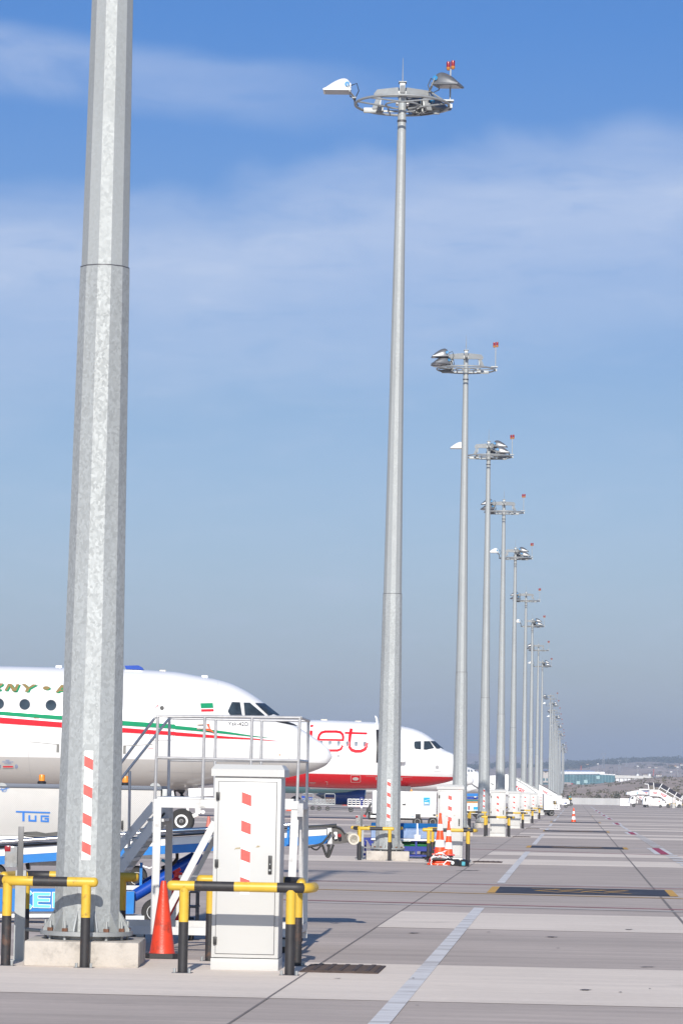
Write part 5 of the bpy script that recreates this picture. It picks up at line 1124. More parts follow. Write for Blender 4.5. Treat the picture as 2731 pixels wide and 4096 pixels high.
for q in stroke([(855, 598), (930, 576)], 4): mb.quad(*[]) if False else None
for q in stroke([(852, 600), (895, 586), (930, 577)], 4): mb.poly(PL(zR, q, dI - .05))
mb.build('lettering', tapew, sn)
mb = MB(o)
for q in (stroke([(833, 664), (938, 664)], 4) + stroke([(833, 674), (938, 674)], 4) + stroke([(850, 685), (925, 685)], 3)): mb.poly(PL(zR, q, dI - .02))
mb.build('caption', mat('caption_blue', (.25, .42, .6), .5), sn)
mb = MB(o)
for q in zp(zR, outline([(615, 602), (790, 602), (790, 732), (615, 732)], 3) + stroke([(540, 470), (540, 790)], 3) + stroke([(1010, 475), (975, 790)], 2)): mb.poly([P(p, dI - .012) for p in q])
mb.build('panel_line', greyline, iu)
bxp('handle', black, zR, 503, 650, 558, 664, dI - .05, dI - .0, iu, 0); bxp('handle', black, zR, 985, 812, 1026, 832, dI - .05, dI, iu, 0)
p_ = P(zR(645, 458), dI + .3); mb = MB(o); mb.lathe([(.06, 0), (.06, .03), (.05, .10), (.04, .13), (0, .135)], 16, (p_.x, dI + .3, p_.z - .02)); mb.build('beacon', amber, iu)
for x_ in (740, 980, 200): wheel(iu, gz(P(zR(x_, 900), dI + .1)) + V((0, 0, .25)), .25, .2, whited); 
for x_ in (980, 200): wheel(iu, gz(P(zR(x_, 900), dI + 1.6)) + V((0, 0, .25)), .25, .2, whited)
mb = MB(o); mb.bar(P(zN(1505, 640), dI - .3), P(zN(1405, 840), dI - .3), .16, .1); mb.m = 1; mb.bar(P(zN(1408, 825), dI - .32), P(zN(1395, 850), dI - .32), .26, .14); mb.build('drawbar', [black, redp], iu)
# ------------------------------------------------------------------ baggage carts under the jets
def cart(lab, d, z, x0, x1, ytop, yfl, wheels, metal, endtop=None, load=None):
    a, b = P(z(x0, yfl), d), P(z(x1, yfl), d); t = thing('baggage_cart', lab, 'baggage cart', ((a.x + b.x) / 2, d, 0), group='baggage carts beyond the jets'); o = t.location; zf = a.z; zt = P(z(x0, ytop), d).z
    mb = MB(o); mb.box(a.x, b.x, d, d + 1.5, zf - .12, zf, bev=.02); mb.build('floor', metal, t)
    for y_ in (d + .02, d + 1.46):
        mb = MB(o); n = 6
        for k in range(n + 1): x_ = a.x + (b.x - a.x) * k / n; mb.bar((x_, y_, zf), (x_, y_, zt), .05, .05)
        for k in range(3): zz = zf + (zt - zf) * (k + 1) / 3; mb.bar((a.x, y_, zz - .03), (b.x, y_, zz - .03), .05, .07)
        mb.build('side_rack', metal, t)
    if endtop:
        for x_ in endtop:
            e = P(z(x_[0], x_[1]), d); f_ = P(z(x_[2], x_[1]), d); mb = MB(o); mb.path([(e.x, d + .7, zf), (e.x, d + .7, e.z - .05), (e.x + .06, d + .7, e.z), (f_.x - .06, d + .7, e.z), (f_.x, d + .7, e.z - .05), (f_.x, d + .7, zf)], .04, 8); mb.build('end_hoop', galv2, t)
    for x_ in wheels:
        c = P(z(x_, 0), d).x
        for y_ in (.1, 1.4): wheel(t, V((c, d + y_, .2)), .2, .12)
    return t
cart('grey baggage cart with a brown board under the red jet belly', 285, zN, 640, 940, 570, 645, (702, 835), galv2, [(780, 490, 940)])
k_ = S.collection.objects; 
o = cart('grey baggage cart loaded with blue crates beside the main wheel', 290, zN, 425, 640, 560, 640, (500, 602), galv2, [(437, 485, 600)])
t = tag(bpy.data.objects.new('crate', None), 'x', 'crate'); bpy.data.objects.remove(t)
def loose(name, lab, cat, z, pts, d, ext, m):
    pp = PL(z, pts, d); c = sum(pp, V((0, 0, 0))) / len(pp); c = V((c.x, d + ext / 2, min(p.z for p in pp))); mb = MB(c); mb.prism(pp, (0, ext, 0)); ob = mb.build(name, m); ob.location = c; tag(ob, lab, cat); return ob
loose('crate', 'blue crate at the left on the far grey baggage cart', 'crate', zN, [(415, 520), (470, 525), (470, 605), (425, 600)], 290.4, .8, navy)
loose('crate', 'blue crate at the right on the far grey baggage cart', 'crate', zN, [(525, 545), (590, 545), (585, 605), (525, 605)], 290.4, .8, navy)
loose('board', 'brown board leaning in the grey baggage cart hoop', 'board', zN, [(785, 545), (932, 552), (935, 625), (785, 628)], 286.2, .08, brown)
cart('white slatted baggage cart left of the second mast', 272, zN, 1140, 1520, 568, 668, (1200, 1480), whited)
def mini(lab, q, d, h, r):
    c = G(q); t = thing('traffic_cone', lab, 'cone', c); mb = MB(); mb.lathe([(r, .03), (r * .6, h * .5), (r * .2, h)], 16); b = mb.build('body', orange2, t); mb = MB(); mb.lathe([(r * .82, h * .3), (r * .58, h * .6)], 16); mb.build('white_band', tapew, b); mb = MB(); mb.box(-r * 1.4, r * 1.4, -r * 1.4, r * 1.4, .003, .03); mb.build('base', orange2, t)
mini('small orange cone in front of the far main wheel', zN(222, 760), 0, .42, .22); mini('small orange cone between the grey and white baggage carts', zN(1090, 672), 0, .65, .26); mini('small orange cone behind the white slatted cart', zN(1310, 695), 0, .9, .3)
cc = G(zM(1190, 935)); cc = P(zM(1190, 900), 100); t = thing('traffic_cone', 'faded red cone near the striped airliner nose wheel', 'cone', gz(cc)); mb = MB(); mb.lathe([(.17, .03), (.16, .06), (.04, P(zM(1200, 725), 100).z)], 20); mb.build('body', mat('faded_cone', (.55, .16, .12), .5, 0, .2, 6), t); mb = MB(); mb.box(-.22, .22, -.22, .22, 0, .03); mb.build('base', blk, t)
# fire extinguisher behind the platform
fe = P(zM(760, 1560), 36.2); t = thing('fire_extinguisher', 'red wheeled fire extinguisher half hidden behind the work platform', 'extinguisher', gz(fe)); o = t.location; hz = P(zM(760, 1540), 36.2).z
mb = MB(o); mb.lathe([(.06, .06), (.068, .1), (.068, hz - .08), (.05, hz - .02), (.02, hz)], 24, gz(fe)); mb.build('bottle', redp, t)
mb = MB(o); mb.tube(V((fe.x, fe.y, hz)), V((fe.x, fe.y, hz + .06)), .03); mb.bar(P(zM(715, 1490), 36.2), P(zM(815, 1430), 36.2), .03, .04); mb.bar(P(zM(715, 1490), 36.2), P(zM(840, 1495), 36.2), .03, .03); mb.build('lever', redp, t)
mb = MB(o); mb.lathe([(.03, -.03), (.1, -.03), (.1, .03), (.03, .03)], 18, (fe.x - .16, fe.y, .1), (1, 0, 0)); mb.lathe([(.03, -.03), (.1, -.03), (.1, .03), (.03, .03)], 18, (fe.x + .18, fe.y, .1), (1, 0, 0)); mb.build('wheels', tyre, t)
# tall dark trolley standing behind the nearest cabinet rail
tq = P(zM(960, 1900), 34.8); t = thing('trolley', 'narrow dark trolley behind the left end of the nearest cabinet rail', 'trolley', gz(tq)); o = t.location
z0_, z1_ = P(zM(960, 2130), 34.8).z, P(zM(960, 1730), 34.8).z
mb = MB(o)
for dx in (-.02, .03):
    for dy in (0, .35): mb.bar((tq.x + dx * 2, tq.y + dy, .06), (tq.x + dx * 2, tq.y + dy, z1_), .025, .025)
for zz in (.08, z0_, (z0_ + z1_) / 2, z1_): mb.box(tq.x - .06, tq.x + .08, tq.y - .02, tq.y + .37, zz - .02, zz)
mb.build('frame', darksteel, t); mb = MB(o)
for dy in (0, .35): mb.lathe([(.01, -.02), (.05, -.02), (.05, .02), (.01, .02)], 14, (tq.x, tq.y + dy, .05), (1, 0, 0))
mb.build('castors', tyre, t)
#@@PART5
# ------------------------------------------------------------------ passenger stairs and vehicles down the row
def flat(parent, name, m, z, pts, d, ext, off=0):
    mb = MB(parent.location); mb.prism([p + V((0, off, 0)) for p in PL(z, pts, d)], (0, ext, 0)); return mb.build(name, m, parent)
def words(parent, t_, m, z, l, r, top, d, shear=.25, bold=.03, root=None):
    p0, p1, p2 = P(z(*l), d), P(z(*r), d), P(z(*top), d); mb = MB((root or parent).location); lay_text(mb, t_, p0, p1 - p0, p2 - p0, shear, bold); return mb.build('lettering', m, parent)
d = 268
ps = thing('passenger_stairs', 'white passenger stairs with red lettering sloping down behind the row of cabinets', 'boarding stairs', gz(P(zQ(300, 1200), d)))
sd = flat(ps, 'side_panel', white, zO, [(540, 540), (860, 520), (945, 500), (1110, 575), (1330, 705), (1568, 840), (1650, 930), (1650, 960), (1350, 960), (540, 900)], d, 1.9)
flat(ps, 'lower_skirt', white, zQ, [(470, 790), (600, 840), (665, 905), (690, 960), (700, 1060), (470, 1060)], d - .02, 1.9)
mb = MB(ps.location)
for q in ([(930, 508), (1110, 566), (1330, 695), (1568, 828)], [(1110, 620), (1330, 748), (1540, 900)], [(570, 680), (660, 735)], [(610, 735), (630, 700)]):
    for a, b in zip(q, q[1:]): mb.bar(P(zO(*a), d - .03), P(zO(*b), d - .03), .06, .06)
for a in ((1195, 605), (1480, 770)): mb.bar(P(zO(a[0], a[1] - 20), d - .04), P(zO(a[0], a[1] + 50), d - .04), .07, .07)
mb.build('handrail', galv2, ps)
words(sd, 'TGS', redtxt, zO, (1075, 800), (1270, 905), (1100, 735), d - .03, root=ps)
flat(ps, 'chassis', whited, zQ, [(470, 1050), (700, 1050), (700, 1165), (855, 1165), (860, 1185), (470, 1185)], d - .04, 1.9)
mb = MB(ps.location)
for x_ in (705, 738, 772, 820): mb.bar(P(zQ(x_, 1060), d), P(zQ(x_, 1165), d), .06, .06)
for y_ in (1062, 1095, 1128): mb.bar(P(zQ(700, y_), d), P(zQ(830, y_), d), .05, .05)
mb.bar(P(zQ(830, 1060), d), P(zQ(865, 1165), d), .1, .08); mb.bar(P(zQ(815, 940), d), P(zQ(815, 1130), d), .08, .08); mb.bar(P(zQ(785, 970), d), P(zQ(845, 970), d), .05, .07)
mb.build('end_frame', whited, ps)
flat(ps, 'tow_hook', darksteel, zQ, [(470, 1190), (690, 1190), (720, 1200), (720, 1215), (590, 1250), (470, 1255)], d + .3, 1)
wheel(ps, gz(P(zQ(655, 1300), d)) + V((0, 0, .24)), .24, .2); wheel(ps, gz(P(zQ(600, 1300), d + 1.4)) + V((0, 0, .24)), .24, .2); wheel(ps, gz(P(zO(800, 1300), d + .05)) + V((0, 0, .24)), .24, .2)
d = 420
p2 = thing('passenger_stairs', 'farther white passenger stairs with red lettering, seen between the tenth and eleventh masts', 'boarding stairs', gz(P(zQ(500, 1100), d)))
s2 = flat(p2, 'side_panel', white, zQ, [(330, 540), (440, 598), (560, 665), (700, 760), (790, 800), (800, 900), (330, 900)], d, 2); words(s2, 'TGS', redtxt, zQ, (425, 735), (550, 795), (432, 690), d - .04, root=p2)
mb = MB(p2.location)
for a, b in (((330, 530), (440, 588)), ((440, 588), (560, 655)), ((560, 655), (780, 780))): mb.bar(P(zQ(*a), d), P(zQ(*b), d), .08, .08)
mb.build('handrail', darksteel, p2); flat(p2, 'chassis', whited, zQ, [(330, 900), (800, 900), (800, 960), (330, 960)], d - .02, 2)
for x_ in (400, 740): wheel(p2, gz(P(zQ(x_, 1000), d)) + V((0, 0, .3)), .3, .2)
d = 470
pk = thing('pickup_truck', 'white pickup truck parked beyond the far cabinets, front to the right', 'pickup truck', gz(P(zQ(1000, 1060), d)))
body = flat(pk, 'body', white, zQ, [(780, 930), (930, 915), (960, 920), (1040, 915), (1085, 930), (1105, 965), (1108, 1040), (1050, 1045), (1040, 1010), (1010, 990), (985, 1010), (970, 1045), (780, 1045)], d, 1.8)
flat(pk, 'cab', white, zQ, [(780, 930), (785, 850), (800, 838), (900, 838), (925, 855), (958, 918), (930, 930)], d + .05, 1.7); flat(pk, 'window', glassd, zQ, [(905, 850), (920, 858), (950, 912), (930, 915)], d + .02, 1.76)
flat(pk, 'bumper', white, zQ, [(905, 1040), (1045, 1040), (1045, 1062), (905, 1068)], d - .1, 1.9); flat(pk, 'mud_flap', navy, zQ, [(960, 1035), (1000, 1010), (1010, 1035)], d - .05, .1)
wheel(pk, gz(P(zQ(1010, 1060), d)) + V((0, 0, .27)), .27, .2); wheel(pk, gz(P(zQ(800, 1060), d)) + V((0, 0, .27)), .27, .2)
d = 560
tg = thing('tow_tractor', 'black and yellow tow tractor with glazed cab at the end of the row', 'tow tractor', gz(P(zQ(1110, 1020), d)))
flat(tg, 'cab', black, zQ, [(1046, 905), (1052, 828), (1070, 815), (1140, 820), (1158, 905), (1165, 955), (1046, 930)], d, 2); flat(tg, 'window', mat('tinted_glass', (.08, .25, .24), .15, 0, .1, 5), zQ, [(1085, 845), (1098, 835), (1138, 838), (1148, 880), (1088, 880)], d - .05, .04)
flat(tg, 'bonnet', yel, zQ, [(1085, 890), (1110, 885), (1115, 930), (1095, 935)], d - .08, .07); flat(tg, 'bonnet', yel, zQ, [(1128, 885), (1155, 890), (1158, 930), (1135, 935)], d - .08, .07); flat(tg, 'roof_light', amber, zQ, [(1075, 812), (1110, 812), (1110, 820), (1075, 820)], d, .3)
flat(tg, 'undercarriage', darksteel, zQ, [(1105, 935), (1165, 955), (1155, 975), (1130, 985), (1160, 1025), (1110, 1030)], d + .1, 1.6)
for x_ in (1060, 1140): wheel(tg, gz(P(zQ(x_, 1020), d)) + V((0, 0, .34)), .34, .25)
# second sign-blue power unit and blue loader beyond the third mast
d = 205
wu = thing('ground_power_unit', 'white power unit with an orange roof edge and blue sign beyond the third mast', 'power unit', gz(P(zO(200, 1330), d)))
flat(wu, 'body', whited, zO, [(-120, 1105), (420, 1105), (420, 1330), (-120, 1330)], d, 1.9); flat(wu, 'roof_edge', mat('orange_edge', (.60, .27, .06), .5, 0, .1, 5), zO, [(-130, 1078), (430, 1078), (430, 1103), (-130, 1103)], d - .05, 2); flat(wu, 'lamp', redl, zO, [(112, 1165), (140, 1165), (140, 1245), (112, 1245)], d - .06, .05)
sg = flat(wu, 'sign', isgb, zO, [(221, 1188), (330, 1188), (330, 1273), (221, 1273)], d - .05, .04); words(sg, 'ISG', tapew, zO, (232, 1270), (310, 1270), (232, 1246), d - .06, 0, .04, wu)
flat(wu, 'undercarriage', darksteel, zO, [(-120, 1332), (420, 1332), (420, 1345), (-120, 1345)], d + .1, 1.6)
for x_ in (-40, 340): wheel(wu, gz(P(zO(x_, 1350), d + .05)) + V((0, 0, .25)), .25, .2)
d = 225
lo = thing('cargo_loader', 'bright blue loader deck seen between the third and fourth masts', 'loader', gz(P(zO(200, 1300), d)))
flat(lo, 'upper_beam', blue, zO, [(-200, 908), (420, 908), (420, 970), (-200, 970)], d, 2.4); flat(lo, 'lower_beam', navy, zO, [(-200, 980), (420, 985), (420, 1030), (-200, 1020)], d + .1, 2.2); flat(lo, 'base', mat('loader_teal', (.01, .16, .18), .5), zO, [(-200, 1038), (420, 1045), (420, 1072), (-200, 1068)], d, 2.4)
flat(lo, 'beacon', tapew, zO, [(235, 975), (280, 972), (285, 985), (260, 993), (235, 988)], d - .1, .1)
for x_ in (-100, 330): wheel(lo, gz(P(zO(x_, 1300), d + .3)) + V((0, 0, .5)), .5, .35)
# ------------------------------------------------------------------ fence and barrier at the end of the apron
d = 690
def fence(lab, z, x0, x1, yt, d, m, post):
    a, b = P(z(x0, yt), d), P(z(x1, yt + (x1 - x0) * .0), d); h = a.z; n = int((b.x - a.x) / 1.0); t = thing('fence', lab, 'fence', ((a.x + b.x) / 2, d, 0)); mb = MB(t.location)
    for k in range(n):
        x_ = a.x + (b.x - a.x) * k / n; w_ = (b.x - a.x) / n
        mb.box(x_, x_ + w_ * .5, d, d + .06, .02, h); mb.box(x_ + w_ * .5, x_ + w_, d + .04, d + .10, .02, h)
    mb.build('sheet_panels', m, t); mb = MB(t.location)
    if post:
        for k in range(0, n, 10): x_ = a.x + (b.x - a.x) * k / n; mb.tube((x_, d + .15, 0), (x_, d + .15, h + .5), .05, n=6)
        mb.build('posts', galv2, t)
    return t
shm = mat('fence_sheet', (.40, .40, .405), .55, .1, .14, .6, stretch=(1, 1, .1)); fence('pale corrugated metal fence across the far end of the apron', zI, -900, 768, 578, d, shm, True)
fence('short bright white barrier between the pale fence and the parked stairs trucks', zI, 772, 900, 606, d - 30, white, False)
# ------------------------------------------------------------------ parked stairs trucks at the right edge
d = 560
def T(parent, name, m, pts, off=0, ext=2.0): return flat(parent, name, m, zT, pts, d + off, ext)
st = thing('stairs_truck', 'white covered passenger stairs with a dark canopy and red lettering at the right edge', 'boarding stairs', gz(P(zT(1200, 880), d)))
sp_ = T(st, 'side_panel', white, [(650, 430), (770, 400), (905, 400), (1440, 720), (1520, 720), (1520, 850), (1290, 855), (1170, 770), (950, 590), (790, 570), (650, 565)])
words(sp_, 'TGS', redtxt, zT, (730, 512), (850, 508), (745, 462), d - .05, root=st); words(sp_, 'TGS', redtxt, zT, (930, 545), (1090, 615), (965, 487), d - .05, root=st)
mb = MB(st.location)
for q in (stroke([(1140, 600), (1260, 650)], 5) + stroke([(1160, 640), (1250, 695)], 5)): mb.poly(PL(zT, q, d - .06))
mb.build('caption', mat('caption_grey', (.45, .5, .6), .5), st)
cm = mat('canopy_dark', (.02, .02, .035), .3, 0, .15, 3); T(st, 'canopy', cm, [(555, 220), (745, 208), (745, 275), (640, 285), (620, 240), (560, 240)], 0, 2); T(st, 'canopy', cm, [(778, 222), (985, 232), (925, 330), (785, 330)]); T(st, 'canopy', cm, [(1005, 240), (1185, 350), (1140, 425), (950, 320)]); T(st, 'canopy', cm, [(1200, 360), (1385, 470), (1345, 548), (1150, 432)]); T(st, 'canopy', cm, [(1400, 480), (1540, 565), (1500, 640), (1355, 555)]); T(st, 'canopy', cm, [(1550, 570), (1568, 575), (1525, 665), (1510, 650)])
gm = mat('canopy_glazing', (.16, .145, .13), .2, 0, .15, 3); T(st, 'side_glazing', gm, [(640, 295), (745, 285), (755, 395), (645, 400)], .1); T(st, 'side_glazing', gm, [(785, 345), (920, 345), (890, 385), (790, 385)], .1); T(st, 'side_glazing', gm, [(930, 340), (1125, 445), (1095, 495), (910, 385)], .1); T(st, 'side_glazing', gm, [(1140, 470), (1320, 575), (1290, 630), (1115, 500)], .1); T(st, 'side_glazing', gm, [(1330, 590), (1470, 670), (1440, 710), (1305, 640)], .1)
mb = MB(st.location)
for a, b in (((615, 245), (635, 410)), ((758, 205), (772, 400)), ((995, 235), (895, 388)), ((1190, 350), (1098, 500)), ((1395, 470), (1292, 635)), ((1550, 560), (1445, 720)), ((930, 330), (1330, 560)), ((1330, 560), (1510, 670)), ((512, 240), (610, 248)), ((1568, 590), (1510, 690)), ((640, 410), (770, 398))): mb.bar(P(zT(*a), d - .04), P(zT(*b), d - .04), .12, .12)
mb.build('canopy_frame', white, st)
T(st, 'chassis', whited, [(1000, 690), (1090, 720), (1170, 770), (1240, 775), (1240, 820), (1000, 850), (985, 800)]); T(st, 'cab_window', glassd, [(1060, 728), (1085, 732), (1108, 755), (1065, 755)], -.05, .04)
for x_ in (1155, 1460): wheel(st, gz(P(zT(x_, 880), d)) + V((0, 0, .36)), .36, .25)
b2 = thing('stairs_truck', 'white lift body truck with raised van box, leftmost of the vehicles at the right edge', 'service truck', gz(P(zT(250, 830), d + 8)))
T(b2, 'raised_body', white, [(20, 530), (50, 462), (150, 450), (360, 428), (640, 440), (640, 535), (320, 520), (300, 545), (130, 560), (110, 530)], 8); T(b2, 'roof_trim', navy, [(430, 428), (620, 430), (620, 447), (520, 447)], 7.9, .08); T(b2, 'window', isgb, [(303, 462), (325, 462), (322, 510), (300, 518)], 7.9, .08); T(b2, 'roof_rail', whited, [(150, 443), (360, 423), (640, 405), (640, 380), (370, 375), (370, 412), (150, 437)], 8.3, .1)
w2 = T(b2, 'cab', white, [(100, 740), (130, 640), (160, 585), (250, 575), (275, 600), (270, 770), (180, 780), (110, 760)], 8); T(b2, 'window', glassd, [(150, 650), (170, 600), (215, 598), (215, 640)], 7.9, .08)
mb = MB(b2.location)
for a, b in (((300, 560), (460, 690)), ((300, 690), (470, 560)), ((300, 560), (320, 790)), ((450, 690), (500, 540))): mb.bar(P(zT(*a), d + 8.5), P(zT(*b), d + 8.5), .2, .2)
mb.build('scissor_lift', whited, b2); T(b2, 'chassis', darksteel, [(260, 770), (560, 780), (560, 820), (260, 800)], 8.2); T(b2, 'lower_panel', white, [(310, 560), (470, 580), (480, 690), (440, 680), (320, 600)], 8.1, .2)
words(b2, 'TGS', redtxt, zT, (525, 497), (595, 497), (525, 467), d + 7.9); words(b2, 'TGS', redtxt, zT, (365, 605), (435, 640), (370, 575), d + 7.9)
for x_ in (222, 520): wheel(b2, gz(P(zT(x_, 800), d + 8)) + V((0, 0, .30)), .30, .25)
b3 = thing('service_truck', 'white box bodied service truck in front of the lift truck and the covered stairs', 'service truck', gz(P(zT(780, 860), d - 4)))
bd = T(b3, 'body', white, [(570, 640), (830, 635), (845, 620), (985, 650), (990, 800), (560, 800)], -4); T(b3, 'cab', white, [(470, 800), (475, 660), (510, 590), (640, 580), (720, 600), (725, 640), (565, 650), (555, 800)], -3.9, 1.8); T(b3, 'window', glassd, [(525, 640), (545, 615), (565, 625), (545, 720), (525, 720)], -4, .08)
T(b3, 'chassis', whited, [(550, 800), (1000, 802), (990, 840), (560, 825)], -3.9, 1.8); words(bd, 'TGS', redtxt, zT, (875, 725), (945, 725), (880, 695), d - 4.06, root=b3)
mb = MB(b3.location)
for x_ in (685, 825): mb.bar(P(zT(x_, 638), d - 4.03), P(zT(x_, 800), d - 4.03), .06, .05)
mb.build('panel_seam', greyline, b3)
for x_ in (590, 945): wheel(b3, gz(P(zT(x_, 860), d - 4)) + V((0, 0, .26)), .26, .22)
dup(cab, G(zT(1315, 898)), 'small light grey cabinet between rail posts below the covered stairs at the right edge', 0)
for q, l_ in ((zT(1265, 898), 'yellow and black rail left of the small cabinet at the right edge'), (zT(1465, 898), 'yellow and black rail at the right edge under the covered stairs')): dup(gp[0], G(q), l_, 0)
# ------------------------------------------------------------------ terrain beyond the fence
def smooth(t): t = max(0, min(1, t)); return t * t * (3 - 2 * t)
def lerp_tab(tab, x):
    if x <= tab[0][0]: return tab[0][1]
    for (a, b), (c, e_) in zip(tab, tab[1:]):
        if x <= c: t = (x - a) / (c - a); return b + (e_ - b) * t
    return tab[-1][1]
crest = [(1200, 3143), (2330, 3143), (2390, 3140), (2422, 3134), (2502, 3129), (2535, 3121), (2614, 3112), (2731, 3109), (3200, 3100)]     # skyline of the near bank, photo px
ridge = [(1000, 3058), (1880, 3066), (2250, 3064), (2420, 3054), (2480, 3050), (2560, 3046), (2610, 3043), (2731, 3045), (3300, 3040)]
fhill = [(0, 3040), (1500, 3006), (1870, 3012), (2050, 3022), (2170, 3031), (2259, 3040), (2330, 3048), (2420, 3051), (2560, 3062), (2731, 3062), (3400, 3055)]
from mathutils import noise as NZ
def hpx(px, y, d): return P((px, y), d).z
def height(px, d, x):
    hc = hpx(px, lerp_tab(crest, px), 1500); hr = hpx(px, lerp_tab(ridge, px), 6200); hf = hpx(px, lerp_tab(fhill, px), 11500); bench = hpx(px, 3100, 3600)
    pts = [(690, -.25), (720, 0), (900, hc * .22), (1250, hc * .72), (1500, hc), (1800, min(hc, hc * .98)), (2600, 11.5), (3000, 12), (3600, bench * .7), (4600, hr * .62), (6200, hr), (7600, hr * .8), (9800, hf * .8), (11500, hf), (13500, hf * .7)]
    h = lerp_tab(pts, d); n = NZ.fractal(V((x * .012, d * .006, 0)), 1, 2, 5)
    return h + n * min(1.0, max(0, (d - 740) / 500)) * (1.3 if d < 2500 else (3 if d < 5000 else 6)) * (0 if 2100 < d < 3100 else 1)
mb = MB(); ds = [690, 720, 760, 820, 880, 940, 1000, 1060, 1130, 1200, 1270, 1340, 1400, 1450, 1500, 1560, 1700, 1900, 2100, 2600, 3000, 3300, 3600, 4000, 4400, 4800, 5200, 5600, 5900, 6200, 6500, 7000, 7600, 8600, 9800, 10600, 11100, 11500, 12200, 13500]
pxs = [-3000, -1500, 0, 600, 1000] + list(range(1300, 2900, 10)) + [3000, 3300, 4000, 5500, 7500]; prev = None
for d_ in ds:
    row = []
    for px in pxs:
        x_ = (px - CX) / F * d_; row.append(mb.v((x_, d_, height(px, d_, x_))))
    if prev:
        for j in range(len(row) - 1): mb.f([prev[j], prev[j + 1], row[j + 1], row[j]])
    prev = row
m_ter = mat('scrubland', (.44, .345, .285), .95, 0, .3, .012, rand=False, dirt=(.20, .17, .125), dirt_amt=.5, dscale=.02, dpos=.52, stretch=(1, .35, 1)); m_ter2 = m_ter
struct(mb.build('terrain', m_ter, ang=60))
def onground(px, d_): x_ = (px - CX) / F * d_; return V((x_, d_, height(px, d_, x_)))
# ------------------------------------------------------------------ trees, bushes and woodland
leafm = [mat('foliage_dark', (.055, .065, .045), .8, 0, .35, .4), mat('foliage_olive', (.11, .10, .065), .8, 0, .35, .4)]
bark = mat('bark', (.07, .05, .035), .9, 0, .2, 3)
def crown(mb, c, rx, rz, n, s):
    for i in range(n):
        a, b, r_ = random.uniform(0, 6.283), math.acos(random.uniform(-.75, 1)), random.uniform(.45, 1) ** .5
        lump = 1 + .28 * math.sin(3 * a + c[0]) * math.sin(2.3 * b + c[1])
        p = V(c) + V((rx * r_ * lump * math.sin(b) * math.cos(a), rx * r_ * lump * math.sin(b) * math.sin(a), rz * r_ * lump * math.cos(b)))
        u = V((random.gauss(0, 1), random.gauss(0, 1), random.gauss(0, 1))).normalized(); w_ = u.orthogonal().normalized(); k = s * random.uniform(.6, 1.3)
        mb.poly([p - u * k, p + w_ * k * .7, p + u * k, p - w_ * k * .7])
def tree(name, lab, cat, loc, h, r, n=420, kind=0, group=None):
    t = thing(name, lab, cat, loc, 0, group); o_ = t.location; mb = MB(o_); mb.path([loc, V(loc) + V((.02 * h, 0, h * .3)), V(loc) + V((0, 0, h * .7))], [h * .035, h * .025, h * .01], 7)
    for a in (0, 2, 4): mb.tube(V(loc) + V((0, 0, h * .35)), V(loc) + V((r * .6 * math.cos(a), r * .6 * math.sin(a), h * .6)), h * .014, h * .006, 5)
    mb.build('trunk', bark, t); mb = MB(o_); crown(mb, V(loc) + V((0, 0, h * .58)), r, h * .45, n, r * .11); mb.build('crown', leafm[kind], t); return t
for x_, y_, w_, l_ in ((545, 552, 38, 'leftmost of three dark bushes behind the pale fence'), (645, 562, 26, 'small middle bush of three behind the pale fence'), (788, 552, 46, 'largest rounded bush behind the pale fence by the white barrier')):
    b = onground(zI(x_, 570)[0], 745); tree('bush', l_, 'bush', b, hpx(zI(x_, y_)[0], zI(x_, y_ - 8)[1], 745) - b.z, w_ * .31888 / F * 745, 420, 0, 'bushes behind the fence')
hz_ = [(1095, 125, 200, 34, 5900), (940, 140, 175, 42, 6000), (1018, 142, 165, 40, 6050), (1080, 175, 220, 28, 5300), (1180, 142, 170, 26, 6000), (1250, 150, 180, 34, 5950), (1300, 146, 185, 36, 5900), (1360, 150, 180, 38, 5900), (1440, 138, 185, 44, 5850), (1500, 138, 175, 36, 5900), (1545, 132, 165, 30, 6000), (1225, 170, 205, 36, 5000), (1280, 165, 205, 40, 5000), (1330, 170, 200, 36, 5100), (1415, 188, 238, 52, 4600), (1560, 195, 250, 34, 4400), (1165, 265, 305, 22, 3600), (632, 248, 280, 28, 3700), (690, 250, 278, 24, 3700), (725, 268, 292, 22, 3500), (975, 280, 305, 24, 3500), (1215, 328, 358, 30, 2900), (540, 262, 285, 14, 3600), (1480, 350, 378, 10, 1500), (395, 530, 556, 8, 800)]
for i, (x_, yt_, yb_, w_, d_) in enumerate(hz_):
    px = zI(x_, 0)[0]; b = P(zI(x_, yb_), d_); 
    gz_ = height(px, d_, b.x); b.z = min(b.z, gz_ + 1); h = hpx(px, zI(x_, yt_)[1], d_) - b.z; side = 'ridge right of the pylons' if d_ > 4500 else 'scrub slope above the long white building'
    tree('tree', '%s dark distant tree from the left on the %s' % (ORD[sum(1 for q in hz_ if (q[4] > 4500) == (d_ > 4500) and q[0] < x_)], side), 'tree', b, max(h, 3), w_ * .31888 / F * d_ * .8, 320, i % 2, 'far trees on the hillside')
mb = MB(); 
for i in range(900):
    px = random.choice([random.uniform(1500, 2480), random.uniform(2200, 2480), random.uniform(2400, 2740)]); d_ = random.uniform(5200, 6200) if px < 2480 else random.uniform(5800, 6250); x_ = (px - CX) / F * d_
    b = V((x_, d_, height(px, d_, x_))); s = random.uniform(4, 8); crown(mb, b + V((0, 0, s * .3)), s * 1.5, s * .7, 26, s * .3)
wd = mb.build('woodland', leafm[0]); wd['kind'] = 'stuff'
mb = MB()
